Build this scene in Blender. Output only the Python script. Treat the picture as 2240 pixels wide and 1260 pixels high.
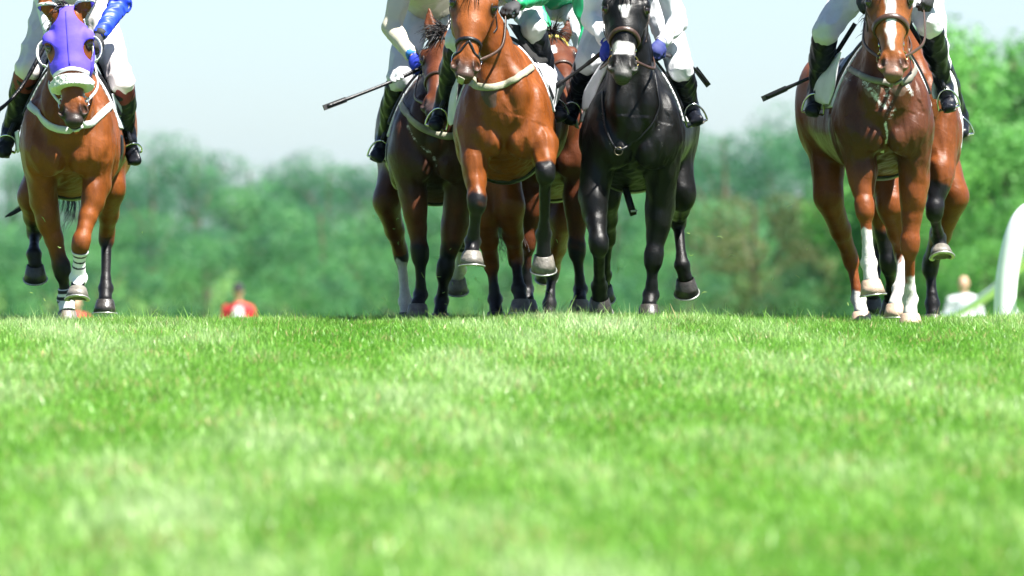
import bpy, math, random
import numpy as np
from mathutils import Vector, Matrix
f32 = np.float32
random.seed(7); rng = np.random.default_rng(11)
sc = bpy.context.scene
col = sc.collection
for _o in list(bpy.data.objects): bpy.data.objects.remove(_o)

# ------------------------------------------------------------------ camera, sky, sun, exposure
CAM_Z = 0.6; FPX = 18000.0; PITCH = math.atan(175.0 / FPX)      # focal length in photo pixels
cam_d = bpy.data.cameras.new('camera'); cam = bpy.data.objects.new('camera', cam_d); col.objects.link(cam)
cam.location = (0, 0, CAM_Z); cam.rotation_euler = (math.pi / 2 - PITCH, 0, 0)
cam_d.sensor_width = 36.0; cam_d.lens = FPX / 2240.0 * 36.0
cam_d.clip_start = 0.1; cam_d.clip_end = 6000
cam_d.dof.use_dof = True; cam_d.dof.focus_distance = 45.0; cam_d.dof.aperture_fstop = 4.3
sc.camera = cam
SUN_EL = math.radians(64); SUN_AZ = math.radians(122)   # azimuth clockwise from +Y: in front right
sund = Vector((math.sin(SUN_AZ) * math.cos(SUN_EL), math.cos(SUN_AZ) * math.cos(SUN_EL), math.sin(SUN_EL)))
w = bpy.data.worlds.new('World'); sc.world = w; w.use_nodes = True
nt = w.node_tree; bg = nt.nodes['Background']
sky = nt.nodes.new('ShaderNodeTexSky'); sky.sky_type = 'NISHITA'; sky.sun_disc = False
sky.sun_elevation = SUN_EL; sky.sun_rotation = SUN_AZ; sky.air_density = .66; sky.dust_density = .55; sky.ozone_density = 3.0
nt.links.new(sky.outputs[0], bg.inputs[0]); bg.inputs[1].default_value = 0.05
sl = bpy.data.lights.new('sun', 'SUN'); sl.energy = 5.0; sl.angle = math.radians(0.6); sl.color = (1.0, 0.965, 0.9)
so = bpy.data.objects.new('sun', sl); col.objects.link(so); so.rotation_euler = sund.to_track_quat('Z', 'Y').to_euler(); so.location = (20, -10, 40)
sc.view_settings.view_transform = 'Standard'; sc.view_settings.look = 'None'; sc.view_settings.gamma = 1.0
sc.view_settings.exposure = 1.98; sc.view_settings.use_curve_mapping = False
sc.render.engine = 'CYCLES'
sc.cycles.max_bounces = 6; sc.cycles.diffuse_bounces = 3; sc.cycles.glossy_bounces = 2; sc.cycles.transparent_max_bounces = 8
sc.cycles.volume_bounces = 0; sc.cycles.caustics_reflective = False; sc.cycles.caustics_refractive = False

# ------------------------------------------------------------------ helpers
def P(px, py, Y):
    """world point seen at photo pixel (px,py) and standing at depth Y"""
    x = (px - 1120.0) / FPX; z = (630.0 - py) / FPX
    c, s = math.cos(PITCH), math.sin(PITCH)
    dy = c + z * s; dz = z * c - s
    k = Y / dy
    return np.array((x * k, Y, CAM_Z + dz * k))

def ground(x, y):
    """height of the ground: a gentle rise to the crest, then a fall into the valley"""
    x = np.asarray(x, float); y = np.asarray(y, float)
    sl0, sl1 = 0.0105, -0.0133
    a, b = 39.0, 46.2
    def prof(y):
        z = sl0 * np.minimum(y, a)
        t = np.clip(y, a, b) - a
        z = z + sl0 * t + 0.5 * (sl1 - sl0) / (b - a) * t * t
        t2 = np.clip(y, b, 56) - b; k2 = -0.0010
        z = z + sl1 * t2 + 0.5 * k2 * t2 * t2
        t3 = np.clip(y, 56, 280) - 56
        s3 = sl1 + k2 * (56 - b)
        z = z + (s3 - 0.004) * t3 
        return z
    z = prof(y) - prof(np.array(45.0)) - 0.050
    z = z + 0.010 * np.sin(x * 0.9 + 1.0) * np.sin(y * 0.31) + 0.006 * np.sin(x * 2.3 + y * 0.7)
    z = z - 0.004 * (x * x) * 0.05
    return np.maximum(z, -15.0)

def link(o, parent=None):
    col.objects.link(o)
    if parent is not None: o.parent = parent
    return o
def tag(o, label=None, cat=None, group=None, kind=None):
    if label: o['label'] = label
    if cat: o['category'] = cat
    if group: o['group'] = group
    if kind: o['kind'] = kind
    return o
def empty(name, loc, label=None, cat=None, group=None):
    o = bpy.data.objects.new(name, None); o.location = [float(v) for v in loc]; o.empty_display_size = 0.1
    link(o); return tag(o, label, cat, group)

def make_obj(name, V, F, m, parent=None, smooth=True, origin=None, attrs=None, mats=None, midx=None):
    """one mesh object from arrays; world coordinates, shifted to the parent's base"""
    V = np.asarray(V, float).reshape(-1, 3)
    if origin is None:
        origin = np.array(parent_origin(parent)) if parent is not None else np.zeros(3)
    V = V - origin
    me = bpy.data.meshes.new(name)
    F = [tuple(map(int, f)) for f in F] if not isinstance(F, np.ndarray) else F
    if isinstance(F, np.ndarray):
        n, k = F.shape
        me.vertices.add(len(V)); me.vertices.foreach_set('co', V.astype(f32).ravel())
        me.loops.add(n * k); me.loops.foreach_set('vertex_index', F.astype(np.int32).ravel())
        me.polygons.add(n); me.polygons.foreach_set('loop_start', np.arange(0, n * k, k, dtype=np.int32))
        me.polygons.foreach_set('loop_total', np.full(n, k, dtype=np.int32))
        me.update(calc_edges=True)
    else:
        me.from_pydata([tuple(v) for v in V], [], F)
    if smooth: me.polygons.foreach_set('use_smooth', np.ones(len(me.polygons), dtype=bool))
    for k, v in (attrs or {}).items():
        v = np.asarray(v, f32)
        if v.ndim == 2:
            a = me.attributes.new(k, 'FLOAT_COLOR', 'POINT'); c4 = np.ones((len(V), 4), f32); c4[:, :3] = v; a.data.foreach_set('color', c4.ravel())
        else:
            a = me.attributes.new(k, 'FLOAT', 'POINT'); a.data.foreach_set('value', v)
    me.materials.append(m)
    for mm in (mats or []): me.materials.append(mm)
    if midx is not None: me.polygons.foreach_set('material_index', np.asarray(midx, dtype=np.int32))
    me.validate()
    o = bpy.data.objects.new(name, me)
    if parent is None: o.location = [float(v) for v in origin]
    elif parent.type == 'MESH': pass
    return link(o, parent)
def parent_origin(p):
    v = Vector((0, 0, 0))
    while p is not None: v = v + p.location; p = p.parent
    return v

class MB:
    """collects simple shapes for ONE mesh"""
    def __init__(s): s.v = []; s.f = []
    def add(s, V, F):
        n = len(s.v); s.v.extend([tuple(map(float, p)) for p in V]); s.f.extend([tuple(int(i) + n for i in f) for f in F])
    def tube(s, pts, rad, n=8, cap=True):
        pts = [np.asarray(p, float) for p in pts]; m = len(pts)
        rad = [rad] * m if np.isscalar(rad) else rad
        V = []; up = np.array((0.13, 0.21, 0.97)); prev = None
        for i, p in enumerate(pts):
            t = pts[min(i + 1, m - 1)] - pts[max(i - 1, 0)]; t = t / (np.linalg.norm(t) + 1e-9)
            if prev is None:
                a = np.cross(t, up); 
                if np.linalg.norm(a) < .1: a = np.cross(t, (1, 0, 0))
            else: a = prev - t * np.dot(prev, t)
            a = a / np.linalg.norm(a); prev = a; b = np.cross(t, a)
            for k in range(n):
                th = 2 * math.pi * k / n; V.append(p + rad[i] * (math.cos(th) * a + math.sin(th) * b))
        F = [(i * n + k, i * n + (k + 1) % n, (i + 1) * n + (k + 1) % n, (i + 1) * n + k) for i in range(m - 1) for k in range(n)]
        if cap: F += [tuple(range(n - 1, -1, -1)), tuple(range((m - 1) * n, m * n))]
        s.add(V, F); return s
    def ribbon(s, pts, nrm, wid, th, closed=False):
        """flat strap with thickness along points; nrm = outward normals"""
        pts = [np.asarray(p, float) for p in pts]; m = len(pts)
        wid = [wid] * m if np.isscalar(wid) else wid; V = []
        for i, p in enumerate(pts):
            if closed: t = pts[(i + 1) % m] - pts[i - 1]
            else: t = pts[min(i + 1, m - 1)] - pts[max(i - 1, 0)]
            t = t / (np.linalg.norm(t) + 1e-9); n = np.asarray(nrm[i], float); n = n - t * np.dot(n, t); n /= np.linalg.norm(n) + 1e-9
            b = np.cross(t, n); h = wid[i] / 2
            V += [p - b * h, p - b * h * .8 + n * th, p + b * h * .8 + n * th, p + b * h]
        K = 4; F = []
        for i in range(m if closed else m - 1):
            j = (i + 1) % m
            for k in range(K): F.append((i * K + k, i * K + (k + 1) % K, j * K + (k + 1) % K, j * K + k))
        if not closed: F += [(0, 1, 2, 3)[::-1], tuple((m - 1) * K + k for k in range(K))]
        s.add(V, F); return s
    def ring(s, c, nrm, R, r, n=20, k=6, sx=1.0):
        nrm = np.asarray(nrm, float); nrm /= np.linalg.norm(nrm)
        a = np.cross(nrm, (0, 0, 1.0)); 
        if np.linalg.norm(a) < .1: a = np.array((1.0, 0, 0))
        a /= np.linalg.norm(a); b = np.cross(nrm, a)
        pts = [np.asarray(c) + R * (math.cos(2 * math.pi * i / n) * a * sx + math.sin(2 * math.pi * i / n) * b) for i in range(n + 1)]
        return s.tube(pts, r, k, False)
    def ball(s, c, r, n=12, m=8, axes=None):
        c = np.asarray(c, float); r = (r, r, r) if np.isscalar(r) else r
        A = np.eye(3) if axes is None else np.asarray(axes)
        V = []; F = []
        for i in range(m + 1):
            ph = math.pi * i / m
            for k in range(n):
                th = 2 * math.pi * k / n
                q = np.array((r[0] * math.sin(ph) * math.cos(th), r[1] * math.sin(ph) * math.sin(th), r[2] * math.cos(ph)))
                V.append(c + q @ A)
        for i in range(m):
            for k in range(n): F.append((i * n + k, (i + 1) * n + k, (i + 1) * n + (k + 1) % n, i * n + (k + 1) % n))
        s.add(V, F); return s
    def box(s, c, h, axes=None):
        A = np.eye(3) if axes is None else np.asarray(axes); c = np.asarray(c, float)
        V = [c + np.array((x * h[0], y * h[1], z * h[2])) @ A for x in (-1, 1) for y in (-1, 1) for z in (-1, 1)]
        s.add(V, [(0, 1, 3, 2), (4, 6, 7, 5), (0, 4, 5, 1), (2, 3, 7, 6), (0, 2, 6, 4), (1, 5, 7, 3)]); return s
    def sheet(s, grid, th, nrm=None):
        """a bent cloth with thickness from a rows x cols grid of points"""
        G = np.asarray(grid, float); R, C = G.shape[:2]
        du = np.gradient(G, axis=0); dv = np.gradient(G, axis=1); N = np.cross(du, dv); N /= np.linalg.norm(N, axis=2, keepdims=True) + 1e-9
        A = G + N * th / 2; B = G - N * th / 2
        V = list(A.reshape(-1, 3)) + list(B.reshape(-1, 3)); o = R * C; F = []
        for i in range(R - 1):
            for j in range(C - 1):
                a, b, c, d = i * C + j, i * C + j + 1, (i + 1) * C + j + 1, (i + 1) * C + j
                F += [(a, d, c, b), (a + o, b + o, c + o, d + o)]
        bd = [j for j in range(C)] + [i * C + C - 1 for i in range(1, R)] + [(R - 1) * C + j for j in range(C - 2, -1, -1)] + [i * C for i in range(R - 2, 0, -1)]
        for i in range(len(bd)):
            a, b = bd[i], bd[(i + 1) % len(bd)]; F.append((a, b, b + o, a + o))
        s.add(V, F); return s
    def build(s, name, m, parent=None, smooth=True, **k): return make_obj(name, s.v, s.f, m, parent, smooth, **k)

def spline(pts, n=6):
    """Catmull-Rom through points"""
    p = [np.asarray(q, float) for q in pts]; out = []
    for i in range(len(p) - 1):
        a = p[max(i - 1, 0)]; b = p[i]; c = p[i + 1]; d = p[min(i + 2, len(p) - 1)]
        for k in range(n):
            t = k / n; out.append(.5 * ((2 * b) + (c - a) * t + (2 * a - 5 * b + 4 * c - d) * t * t + (3 * b - a - 3 * c + d) * t ** 3))
    out.append(p[-1]); return out

# ------------------------------------------------------------------ smooth solid modelling on a grid
class Solid:
    def __init__(s): s.pr = []
    def seg(s, p0, p1, r0, r1, side=(1, 0, 0), k=0.03, neg=False):
        r0 = (r0, r0) if np.isscalar(r0) else r0; r1 = (r1, r1) if np.isscalar(r1) else r1
        s.pr.append(('seg', np.asarray(p0, float), np.asarray(p1, float), r0, r1, np.asarray(side, float), k, neg)); return s
    def ell(s, c, r, k=0.03, neg=False, axes=None):
        s.pr.append(('ell', np.asarray(c, float), np.asarray(r, float), np.eye(3) if axes is None else np.asarray(axes, float), k, neg)); return s
    def sweep(s, st, k=0.03):
        """stations (y, cx, cz, rx, rz) along y"""
        s.pr.append(('sw', np.asarray(st, float), k)); return s
    def bounds(s):
        lo = np.full(3, 1e9); hi = -lo
        for p in s.pr:
            l, h = s._bb(p); 
            if p[-1] is True: continue
            lo = np.minimum(lo, l); hi = np.maximum(hi, h)
        return lo, hi
    def _bb(s, p):
        if p[0] == 'seg':
            r = max(max(p[3]), max(p[4])); return np.minimum(p[1], p[2]) - r, np.maximum(p[1], p[2]) + r
        if p[0] == 'ell':
            r = np.abs(p[3].T) @ p[2]; return p[1] - r, p[1] + r
        st = p[1]; return (np.array((np.min(st[:, 1] - st[:, 3]), st[0, 0], np.min(st[:, 2] - st[:, 4]))), np.array((np.max(st[:, 1] + st[:, 3]), st[-1, 0], np.max(st[:, 2] + st[:, 4]))))
    def _d(s, p, X, Y, Z):
        if p[0] == 'seg':
            _, p0, p1, r0, r1, side, k, neg = p
            ax = p1 - p0; L = np.linalg.norm(ax) + 1e-9; ax = ax / L
            b = np.cross(ax, side); nb = np.linalg.norm(b)
            if nb < 1e-3: b = np.cross(ax, (0, 1, 0)); nb = np.linalg.norm(b)
            b = b / nb; a = np.cross(b, ax)
            x = X - f32(p0[0]); y = Y - f32(p0[1]); z = Z - f32(p0[2])
            t = x * f32(ax[0]) + y * f32(ax[1]) + z * f32(ax[2])
            u = np.clip(t / f32(L), 0, 1)
            qt = t - u * f32(L)
            qa = x * f32(a[0]) + y * f32(a[1]) + z * f32(a[2]); qb = x * f32(b[0]) + y * f32(b[1]) + z * f32(b[2])
            ra = f32(r0[0]) + u * f32(r1[0] - r0[0]); rb = f32(r0[1]) + u * f32(r1[1] - r0[1]); rc = np.minimum(ra, rb)
            e0 = (qa / ra) ** 2 + (qb / rb) ** 2 + (qt / rc) ** 2
            e1 = (qa / ra ** 2) ** 2 + (qb / rb ** 2) ** 2 + (qt / rc ** 2) ** 2
            k0 = np.sqrt(e0); return k0 * (k0 - 1) / (np.sqrt(e1) + f32(1e-6)) + np.where(k0 < .05, -rc, 0)
        if p[0] == 'ell':
            _, c, r, A, k, neg = p
            x = X - f32(c[0]); y = Y - f32(c[1]); z = Z - f32(c[2]); e0 = 0; e1 = 0
            for i in range(3):
                q = x * f32(A[i, 0]) + y * f32(A[i, 1]) + z * f32(A[i, 2])
                e0 = e0 + (q / f32(r[i])) ** 2; e1 = e1 + (q / f32(r[i] ** 2)) ** 2
            k0 = np.sqrt(e0); return k0 * (k0 - 1) / (np.sqrt(e1) + f32(1e-6)) + np.where(k0 < .05, -f32(min(r)), 0)
        st = p[1]; yy = Y.ravel()
        ys = st[:, 0]
        # smooth interpolation of the stations
        def ip(c):
            m = np.gradient(c, ys); i = np.clip(np.searchsorted(ys, yy) - 1, 0, len(ys) - 2); h = ys[i + 1] - ys[i]; t = np.clip((yy - ys[i]) / h, 0, 1)
            v = (2 * t ** 3 - 3 * t ** 2 + 1) * c[i] + (t ** 3 - 2 * t ** 2 + t) * h * m[i] + (-2 * t ** 3 + 3 * t ** 2) * c[i + 1] + (t ** 3 - t ** 2) * h * m[i + 1]
            return v.astype(f32).reshape(Y.shape)
        cx, cz = ip(st[:, 1]), ip(st[:, 2]); rx, rz = np.maximum(ip(st[:, 3]), f32(.004)), np.maximum(ip(st[:, 4]), f32(.004))
        qx, qz = (X - cx), (Z - cz)
        egg = f32(.30) * (1 - np.clip((Y - f32(ys[0] + .9)) / f32(.7), 0, 1) * f32(.7)); qx = qx / (1 - egg * np.clip(qz / rz, -.35, 1))
        k0 = np.sqrt((qx / rx) ** 2 + (qz / rz) ** 2); k1 = np.sqrt((qx / rx ** 2) ** 2 + (qz / rz ** 2) ** 2) + f32(1e-6)
        d = k0 * (k0 - 1) / k1; d = np.where(k0 < .1, -np.minimum(rx, rz) * (1 - k0), d)
        e = np.maximum(f32(ys[0]) - Y, Y - f32(ys[-1])); return np.maximum(d, e + 0 * d)
    def field(s, h, lo=None, hi=None, pad=0.03):
        if lo is None:
            lo, hi = s.bounds(); lo = lo - pad; hi = hi + pad
        lo = np.asarray(lo, float); n = np.ceil((np.asarray(hi) - lo) / h).astype(int) + 1
        F = np.full(n, 0.2, f32)
        ax = [(lo[i] + h * np.arange(n[i])).astype(f32) for i in range(3)]
        for p in s.pr:
            neg = p[-1] is True; k = f32(p[-2] if p[0] != 'sw' else p[-1])
            l, u = s._bb(p); m = 0.035 + float(k)
            i0 = np.clip(np.floor((l - m - lo) / h).astype(int), 0, n); i1 = np.clip(np.ceil((u + m - lo) / h).astype(int) + 1, 0, n)
            if np.any(i1 <= i0): continue
            sl_ = tuple(slice(a, b) for a, b in zip(i0, i1))
            X = ax[0][sl_[0]][:, None, None]; Y = ax[1][sl_[1]][None, :, None]; Z = ax[2][sl_[2]][None, None, :]
            d = s._d(p, X, Y, Z); g = F[sl_]
            if neg:
                d = -d; hh = np.clip(.5 - .5 * (g - d) / k, 0, 1); F[sl_] = g * (1 - hh) + d * hh + k * hh * (1 - hh)
            else:
                hh = np.clip(.5 + .5 * (g - d) / k, 0, 1); F[sl_] = g * (1 - hh) + d * hh - k * hh * (1 - hh)
        return Grid(F, lo, h)

class Grid:
    def __init__(s, F, lo, h): s.F = F; s.lo = np.asarray(lo, float); s.h = h
    def axes(s): return [(s.lo[i] + s.h * np.arange(s.F.shape[i])).astype(f32).reshape([-1 if j == i else 1 for j in range(3)]) for i in range(3)]
    def at(s, p):
        p = np.atleast_2d(p); q = (p - s.lo) / s.h; n = np.array(s.F.shape); i = np.clip(np.floor(q).astype(int), 0, n - 2); t = np.clip(q - i, 0, 1)
        r = 0
        for a in (0, 1):
            for b in (0, 1):
                for c in (0, 1):
                    r = r + s.F[i[:, 0] + a, i[:, 1] + b, i[:, 2] + c] * (t[:, 0] if a else 1 - t[:, 0]) * (t[:, 1] if b else 1 - t[:, 1]) * (t[:, 2] if c else 1 - t[:, 2])
        return r
    def grad(s, p):
        p = np.atleast_2d(np.asarray(p, float)); e = s.h * 1.5
        g = np.stack([s.at(p + d) - s.at(p - d) for d in np.eye(3) * e], 1); return g / (np.linalg.norm(g, axis=1, keepdims=True) + 1e-9)
    def snap(s, pts, off=0.0, it=8):
        p = np.array(pts, float).reshape(-1, 3)
        for _ in range(it): p = p - s.grad(p) * np.clip(s.at(p) - off, -.03, .03)[:, None]
        return p
    def hit(s, px, py, off=0.0, y0=None):
        """first surface point along the line through the lens and photo pixel"""
        y0 = s.lo[1] if y0 is None else y0
        ys = np.arange(y0, s.lo[1] + s.h * s.F.shape[1], s.h * .5); a = P(px, py, 1.0); o = np.array((0, 0, CAM_Z)); d = (a - o)
        pts = o + d[None] * ys[:, None]; v = s.at(pts) - off; k = np.where(v < 0)[0]
        if len(k) == 0: k = [int(np.argmin(v))]; return s.snap(pts[k[0]], off)[0]
        return pts[k[0]]
    def mesh(s):
        F = s.F; ins = F < 0
        c = np.zeros(tuple(np.array(F.shape) - 1), np.uint8)
        for a in (0, 1):
            for b in (0, 1):
                for d in (0, 1): c += ins[a:F.shape[0] - 1 + a, b:F.shape[1] - 1 + b, d:F.shape[2] - 1 + d]
        act = np.argwhere((c > 0) & (c < 8)); idx = np.full(c.shape, -1, np.int32); idx[act[:, 0], act[:, 1], act[:, 2]] = np.arange(len(act))
        cor = [(a, b, d) for a in (0, 1) for b in (0, 1) for d in (0, 1)]
        val = [F[act[:, 0] + a, act[:, 1] + b, act[:, 2] + d] for a, b, d in cor]
        S = np.zeros((len(act), 3)); N = np.zeros(len(act))
        for i in range(8):
            for j in range(i + 1, 8):
                ci, cj = np.array(cor[i]), np.array(cor[j])
                if np.abs(ci - cj).sum() != 1: continue
                m = (val[i] < 0) != (val[j] < 0); t = val[i] / (val[i] - val[j] + 1e-12)
                S[m] += (ci + (cj - ci) * t[:, None])[m]; N[m] += 1
        V = s.lo + s.h * (act + S / N[:, None]); Q = []
        for ax_ in range(3):
            sh = [slice(None)] * 3; sh2 = [slice(None)] * 3; sh[ax_] = slice(0, -1); sh2[ax_] = slice(1, None)
            A = ins[tuple(sh)]; B = ins[tuple(sh2)]; e = np.argwhere(A != B)
            o1, o2 = [(1, 2), (2, 0), (0, 1)][ax_]
            e = e[(e[:, o1] > 0) & (e[:, o2] > 0) & (e[:, o1] < c.shape[o1]) & (e[:, o2] < c.shape[o2])]
            fl = A[e[:, 0], e[:, 1], e[:, 2]]
            def g(d1, d2):
                q = e.copy(); q[:, o1] -= d1; q[:, o2] -= d2; return idx[q[:, 0], q[:, 1], q[:, 2]]
            q = np.stack([g(1, 1), g(0, 1), g(0, 0), g(1, 0)], 1); q[~fl] = q[~fl][:, ::-1]; Q.append(q)
        Q = np.concatenate(Q); Q = Q[(Q >= 0).all(1)]
        return V, Q
def relax(V, Q, it=2, lam=.5):
    for _ in range(it):
        S = np.zeros_like(V); N = np.zeros(len(V))
        for a, b in ((0, 1), (1, 2), (2, 3), (3, 0)):
            for c_ in range(3):
                S[:, c_] += np.bincount(Q[:, a], V[Q[:, b], c_], len(V)) + np.bincount(Q[:, b], V[Q[:, a], c_], len(V))
            N += np.bincount(Q[:, a], minlength=len(V)) + np.bincount(Q[:, b], minlength=len(V))
        V = V + lam * (S / np.maximum(N, 1)[:, None] - V)
    return V
def n3(p, f, seed=0):
    """cheap smooth noise in about -1..1"""
    r = np.random.default_rng(seed); v = 0
    for i in range(5):
        k = r.normal(size=3) * f * (1 + .5 * i); v = v + np.sin(p @ k + r.uniform(0, 6.28)) / (1 + .4 * i)
    return v / 2.2
def sstep(a, b, x): t = np.clip((x - a) / (b - a), 0, 1); return t * t * (3 - 2 * t)
def unit(v): v = np.asarray(v, float); return v / (np.linalg.norm(v) + 1e-9)
# ------------------------------------------------------------------ materials
MATS = {}
def mat(name, rgb=(.5, .5, .5), rough=.6, spec=.5, metal=0.0, bump=0.0, bscale=60.0, var=0.12, vscale=12.0, sheen=0.0, coat=0.0, attr=None, trans=0.0, aniso=None):
    if name in MATS: return MATS[name]
    m = bpy.data.materials.new(name); m.use_nodes = True; t = m.node_tree; N = t.nodes; L = t.links
    b = N['Principled BSDF']; b.inputs['Roughness'].default_value = rough; b.inputs['Metallic'].default_value = metal
    b.inputs['Specular IOR Level'].default_value = spec
    if sheen: b.inputs['Sheen Weight'].default_value = sheen
    if coat: b.inputs['Coat Weight'].default_value = coat; b.inputs['Coat Roughness'].default_value = .25
    tc = N.new('ShaderNodeTexCoord'); no = N.new('ShaderNodeTexNoise'); no.inputs['Scale'].default_value = vscale; no.inputs['Detail'].default_value = 5
    L.new(tc.outputs['Object'], no.inputs['Vector'])
    mr = N.new('ShaderNodeMapRange'); mr.inputs[1].default_value = .3; mr.inputs[2].default_value = .7; mr.inputs[3].default_value = 1 - var; mr.inputs[4].default_value = 1 + var
    L.new(no.outputs['Fac'], mr.inputs[0])
    mx = N.new('ShaderNodeVectorMath'); mx.operation = 'SCALE'
    if attr:
        at = N.new('ShaderNodeAttribute'); at.attribute_name = attr; L.new(at.outputs['Color'], mx.inputs[0])
    else: mx.inputs[0].default_value = rgb
    L.new(mr.outputs[0], mx.inputs['Scale']); L.new(mx.outputs[0], b.inputs['Base Color'])
    if bump:
        nb = N.new('ShaderNodeTexNoise'); nb.inputs['Scale'].default_value = bscale; nb.inputs['Detail'].default_value = 4
        L.new(tc.outputs['Object'], nb.inputs['Vector']); bp = N.new('ShaderNodeBump'); bp.inputs['Strength'].default_value = bump; bp.inputs['Distance'].default_value = .01
        L.new(nb.outputs['Fac'], bp.inputs['Height']); L.new(bp.outputs[0], b.inputs['Normal'])
    MATS[name] = m; return m

def coat_mat():
    """short shining hair: colour from the animal's own markings, sweat foam as a second mask"""
    if 'coat' in MATS: return MATS['coat']
    m = bpy.data.materials.new('horse_coat'); m.use_nodes = True; t = m.node_tree; N = t.nodes; L = t.links; b = N['Principled BSDF']
    at = N.new('ShaderNodeAttribute'); at.attribute_name = 'Col'; fo = N.new('ShaderNodeAttribute'); fo.attribute_name = 'Foam'
    tc = N.new('ShaderNodeTexCoord')
    n1 = N.new('ShaderNodeTexNoise'); n1.inputs['Scale'].default_value = 7; n1.inputs['Detail'].default_value = 6; n1.inputs['Roughness'].default_value = .6; L.new(tc.outputs['Object'], n1.inputs['Vector'])
    mp = N.new('ShaderNodeMapping'); mp.inputs['Scale'].default_value = (260, 260, 45); L.new(tc.outputs['Object'], mp.inputs['Vector'])
    n2 = N.new('ShaderNodeTexNoise'); n2.inputs['Scale'].default_value = 1; n2.inputs['Detail'].default_value = 2; L.new(mp.outputs[0], n2.inputs['Vector'])
    mr = N.new('ShaderNodeMapRange'); mr.inputs[1].default_value = .28; mr.inputs[2].default_value = .72; mr.inputs[3].default_value = .68; mr.inputs[4].default_value = 1.3; L.new(n1.outputs['Fac'], mr.inputs[0])
    m2 = N.new('ShaderNodeMapRange'); m2.inputs[1].default_value = .3; m2.inputs[2].default_value = .7; m2.inputs[3].default_value = .84; m2.inputs[4].default_value = 1.16; L.new(n2.outputs['Fac'], m2.inputs[0])
    mu = N.new('ShaderNodeMath'); mu.operation = 'MULTIPLY'; L.new(mr.outputs[0], mu.inputs[0]); L.new(m2.outputs[0], mu.inputs[1])
    sc_ = N.new('ShaderNodeVectorMath'); sc_.operation = 'SCALE'; L.new(at.outputs['Color'], sc_.inputs[0]); L.new(mu.outputs[0], sc_.inputs['Scale'])
    n3_ = N.new('ShaderNodeTexNoise'); n3_.inputs['Scale'].default_value = 34; n3_.inputs['Detail'].default_value = 6; n3_.inputs['Roughness'].default_value = .7; n3_.inputs['Distortion'].default_value = 1.2; L.new(tc.outputs['Object'], n3_.inputs['Vector'])
    ad = N.new('ShaderNodeMath'); ad.operation = 'ADD'; L.new(fo.outputs['Fac'], ad.inputs[0]); L.new(n3_.outputs['Fac'], ad.inputs[1])
    fr = N.new('ShaderNodeMapRange'); fr.inputs[1].default_value = .94; fr.inputs[2].default_value = 1.10; L.new(ad.outputs[0], fr.inputs[0])
    mix = N.new('ShaderNodeMix'); mix.data_type = 'RGBA'; L.new(fr.outputs[0], mix.inputs[0]); L.new(sc_.outputs[0], mix.inputs[6]); mix.inputs[7].default_value = (.55, .55, .53, 1)
    L.new(mix.outputs[2], b.inputs['Base Color'])
    rr = N.new('ShaderNodeMapRange'); rr.inputs[1].default_value = .3; rr.inputs[2].default_value = .7; rr.inputs[3].default_value = .34; rr.inputs[4].default_value = .54; L.new(n1.outputs['Fac'], rr.inputs[0])
    r2 = N.new('ShaderNodeMath'); r2.operation = 'MAXIMUM'; L.new(rr.outputs[0], r2.inputs[0]); f2 = N.new('ShaderNodeMath'); f2.operation = 'MULTIPLY'; f2.inputs[1].default_value = .8; L.new(fr.outputs[0], f2.inputs[0]); L.new(f2.outputs[0], r2.inputs[1]); L.new(r2.outputs[0], b.inputs['Roughness'])
    b.inputs['Specular IOR Level'].default_value = .22; b.inputs['Sheen Weight'].default_value = 0
    # veins, folds and hair direction
    nv = N.new('ShaderNodeTexNoise'); nv.inputs['Scale'].default_value = 13; nv.inputs['Detail'].default_value = 3; nv.inputs['Distortion'].default_value = .8; L.new(tc.outputs['Object'], nv.inputs['Vector'])
    b1 = N.new('ShaderNodeBump'); b1.inputs['Strength'].default_value = .2; b1.inputs['Distance'].default_value = .02; L.new(nv.outputs['Fac'], b1.inputs['Height'])
    ve = N.new('ShaderNodeTexNoise'); ve.inputs['Scale'].default_value = 5.5; ve.inputs['Detail'].default_value = 1; ve.inputs['Distortion'].default_value = 1.6; L.new(tc.outputs['Object'], ve.inputs['Vector'])
    s1 = N.new('ShaderNodeMath'); s1.operation = 'SUBTRACT'; s1.inputs[1].default_value = .5; L.new(ve.outputs['Fac'], s1.inputs[0]); s2 = N.new('ShaderNodeMath'); s2.operation = 'ABSOLUTE'; L.new(s1.outputs[0], s2.inputs[0])
    s3 = N.new('ShaderNodeMapRange'); s3.inputs[1].default_value = .0; s3.inputs[2].default_value = .04; s3.inputs[3].default_value = 1; s3.inputs[4].default_value = 0; L.new(s2.outputs[0], s3.inputs[0])
    bv = N.new('ShaderNodeBump'); bv.inputs['Strength'].default_value = .16; bv.inputs['Distance'].default_value = .003; L.new(s3.outputs[0], bv.inputs['Height']); L.new(b1.outputs[0], bv.inputs['Normal']); b1 = bv
    b2 = N.new('ShaderNodeBump'); b2.inputs['Strength'].default_value = .45; b2.inputs['Distance'].default_value = .003; L.new(n2.outputs['Fac'], b2.inputs['Height']); L.new(b1.outputs[0], b2.inputs['Normal'])
    L.new(b2.outputs[0], b.inputs['Normal'])
    MATS['coat'] = m; return m

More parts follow.
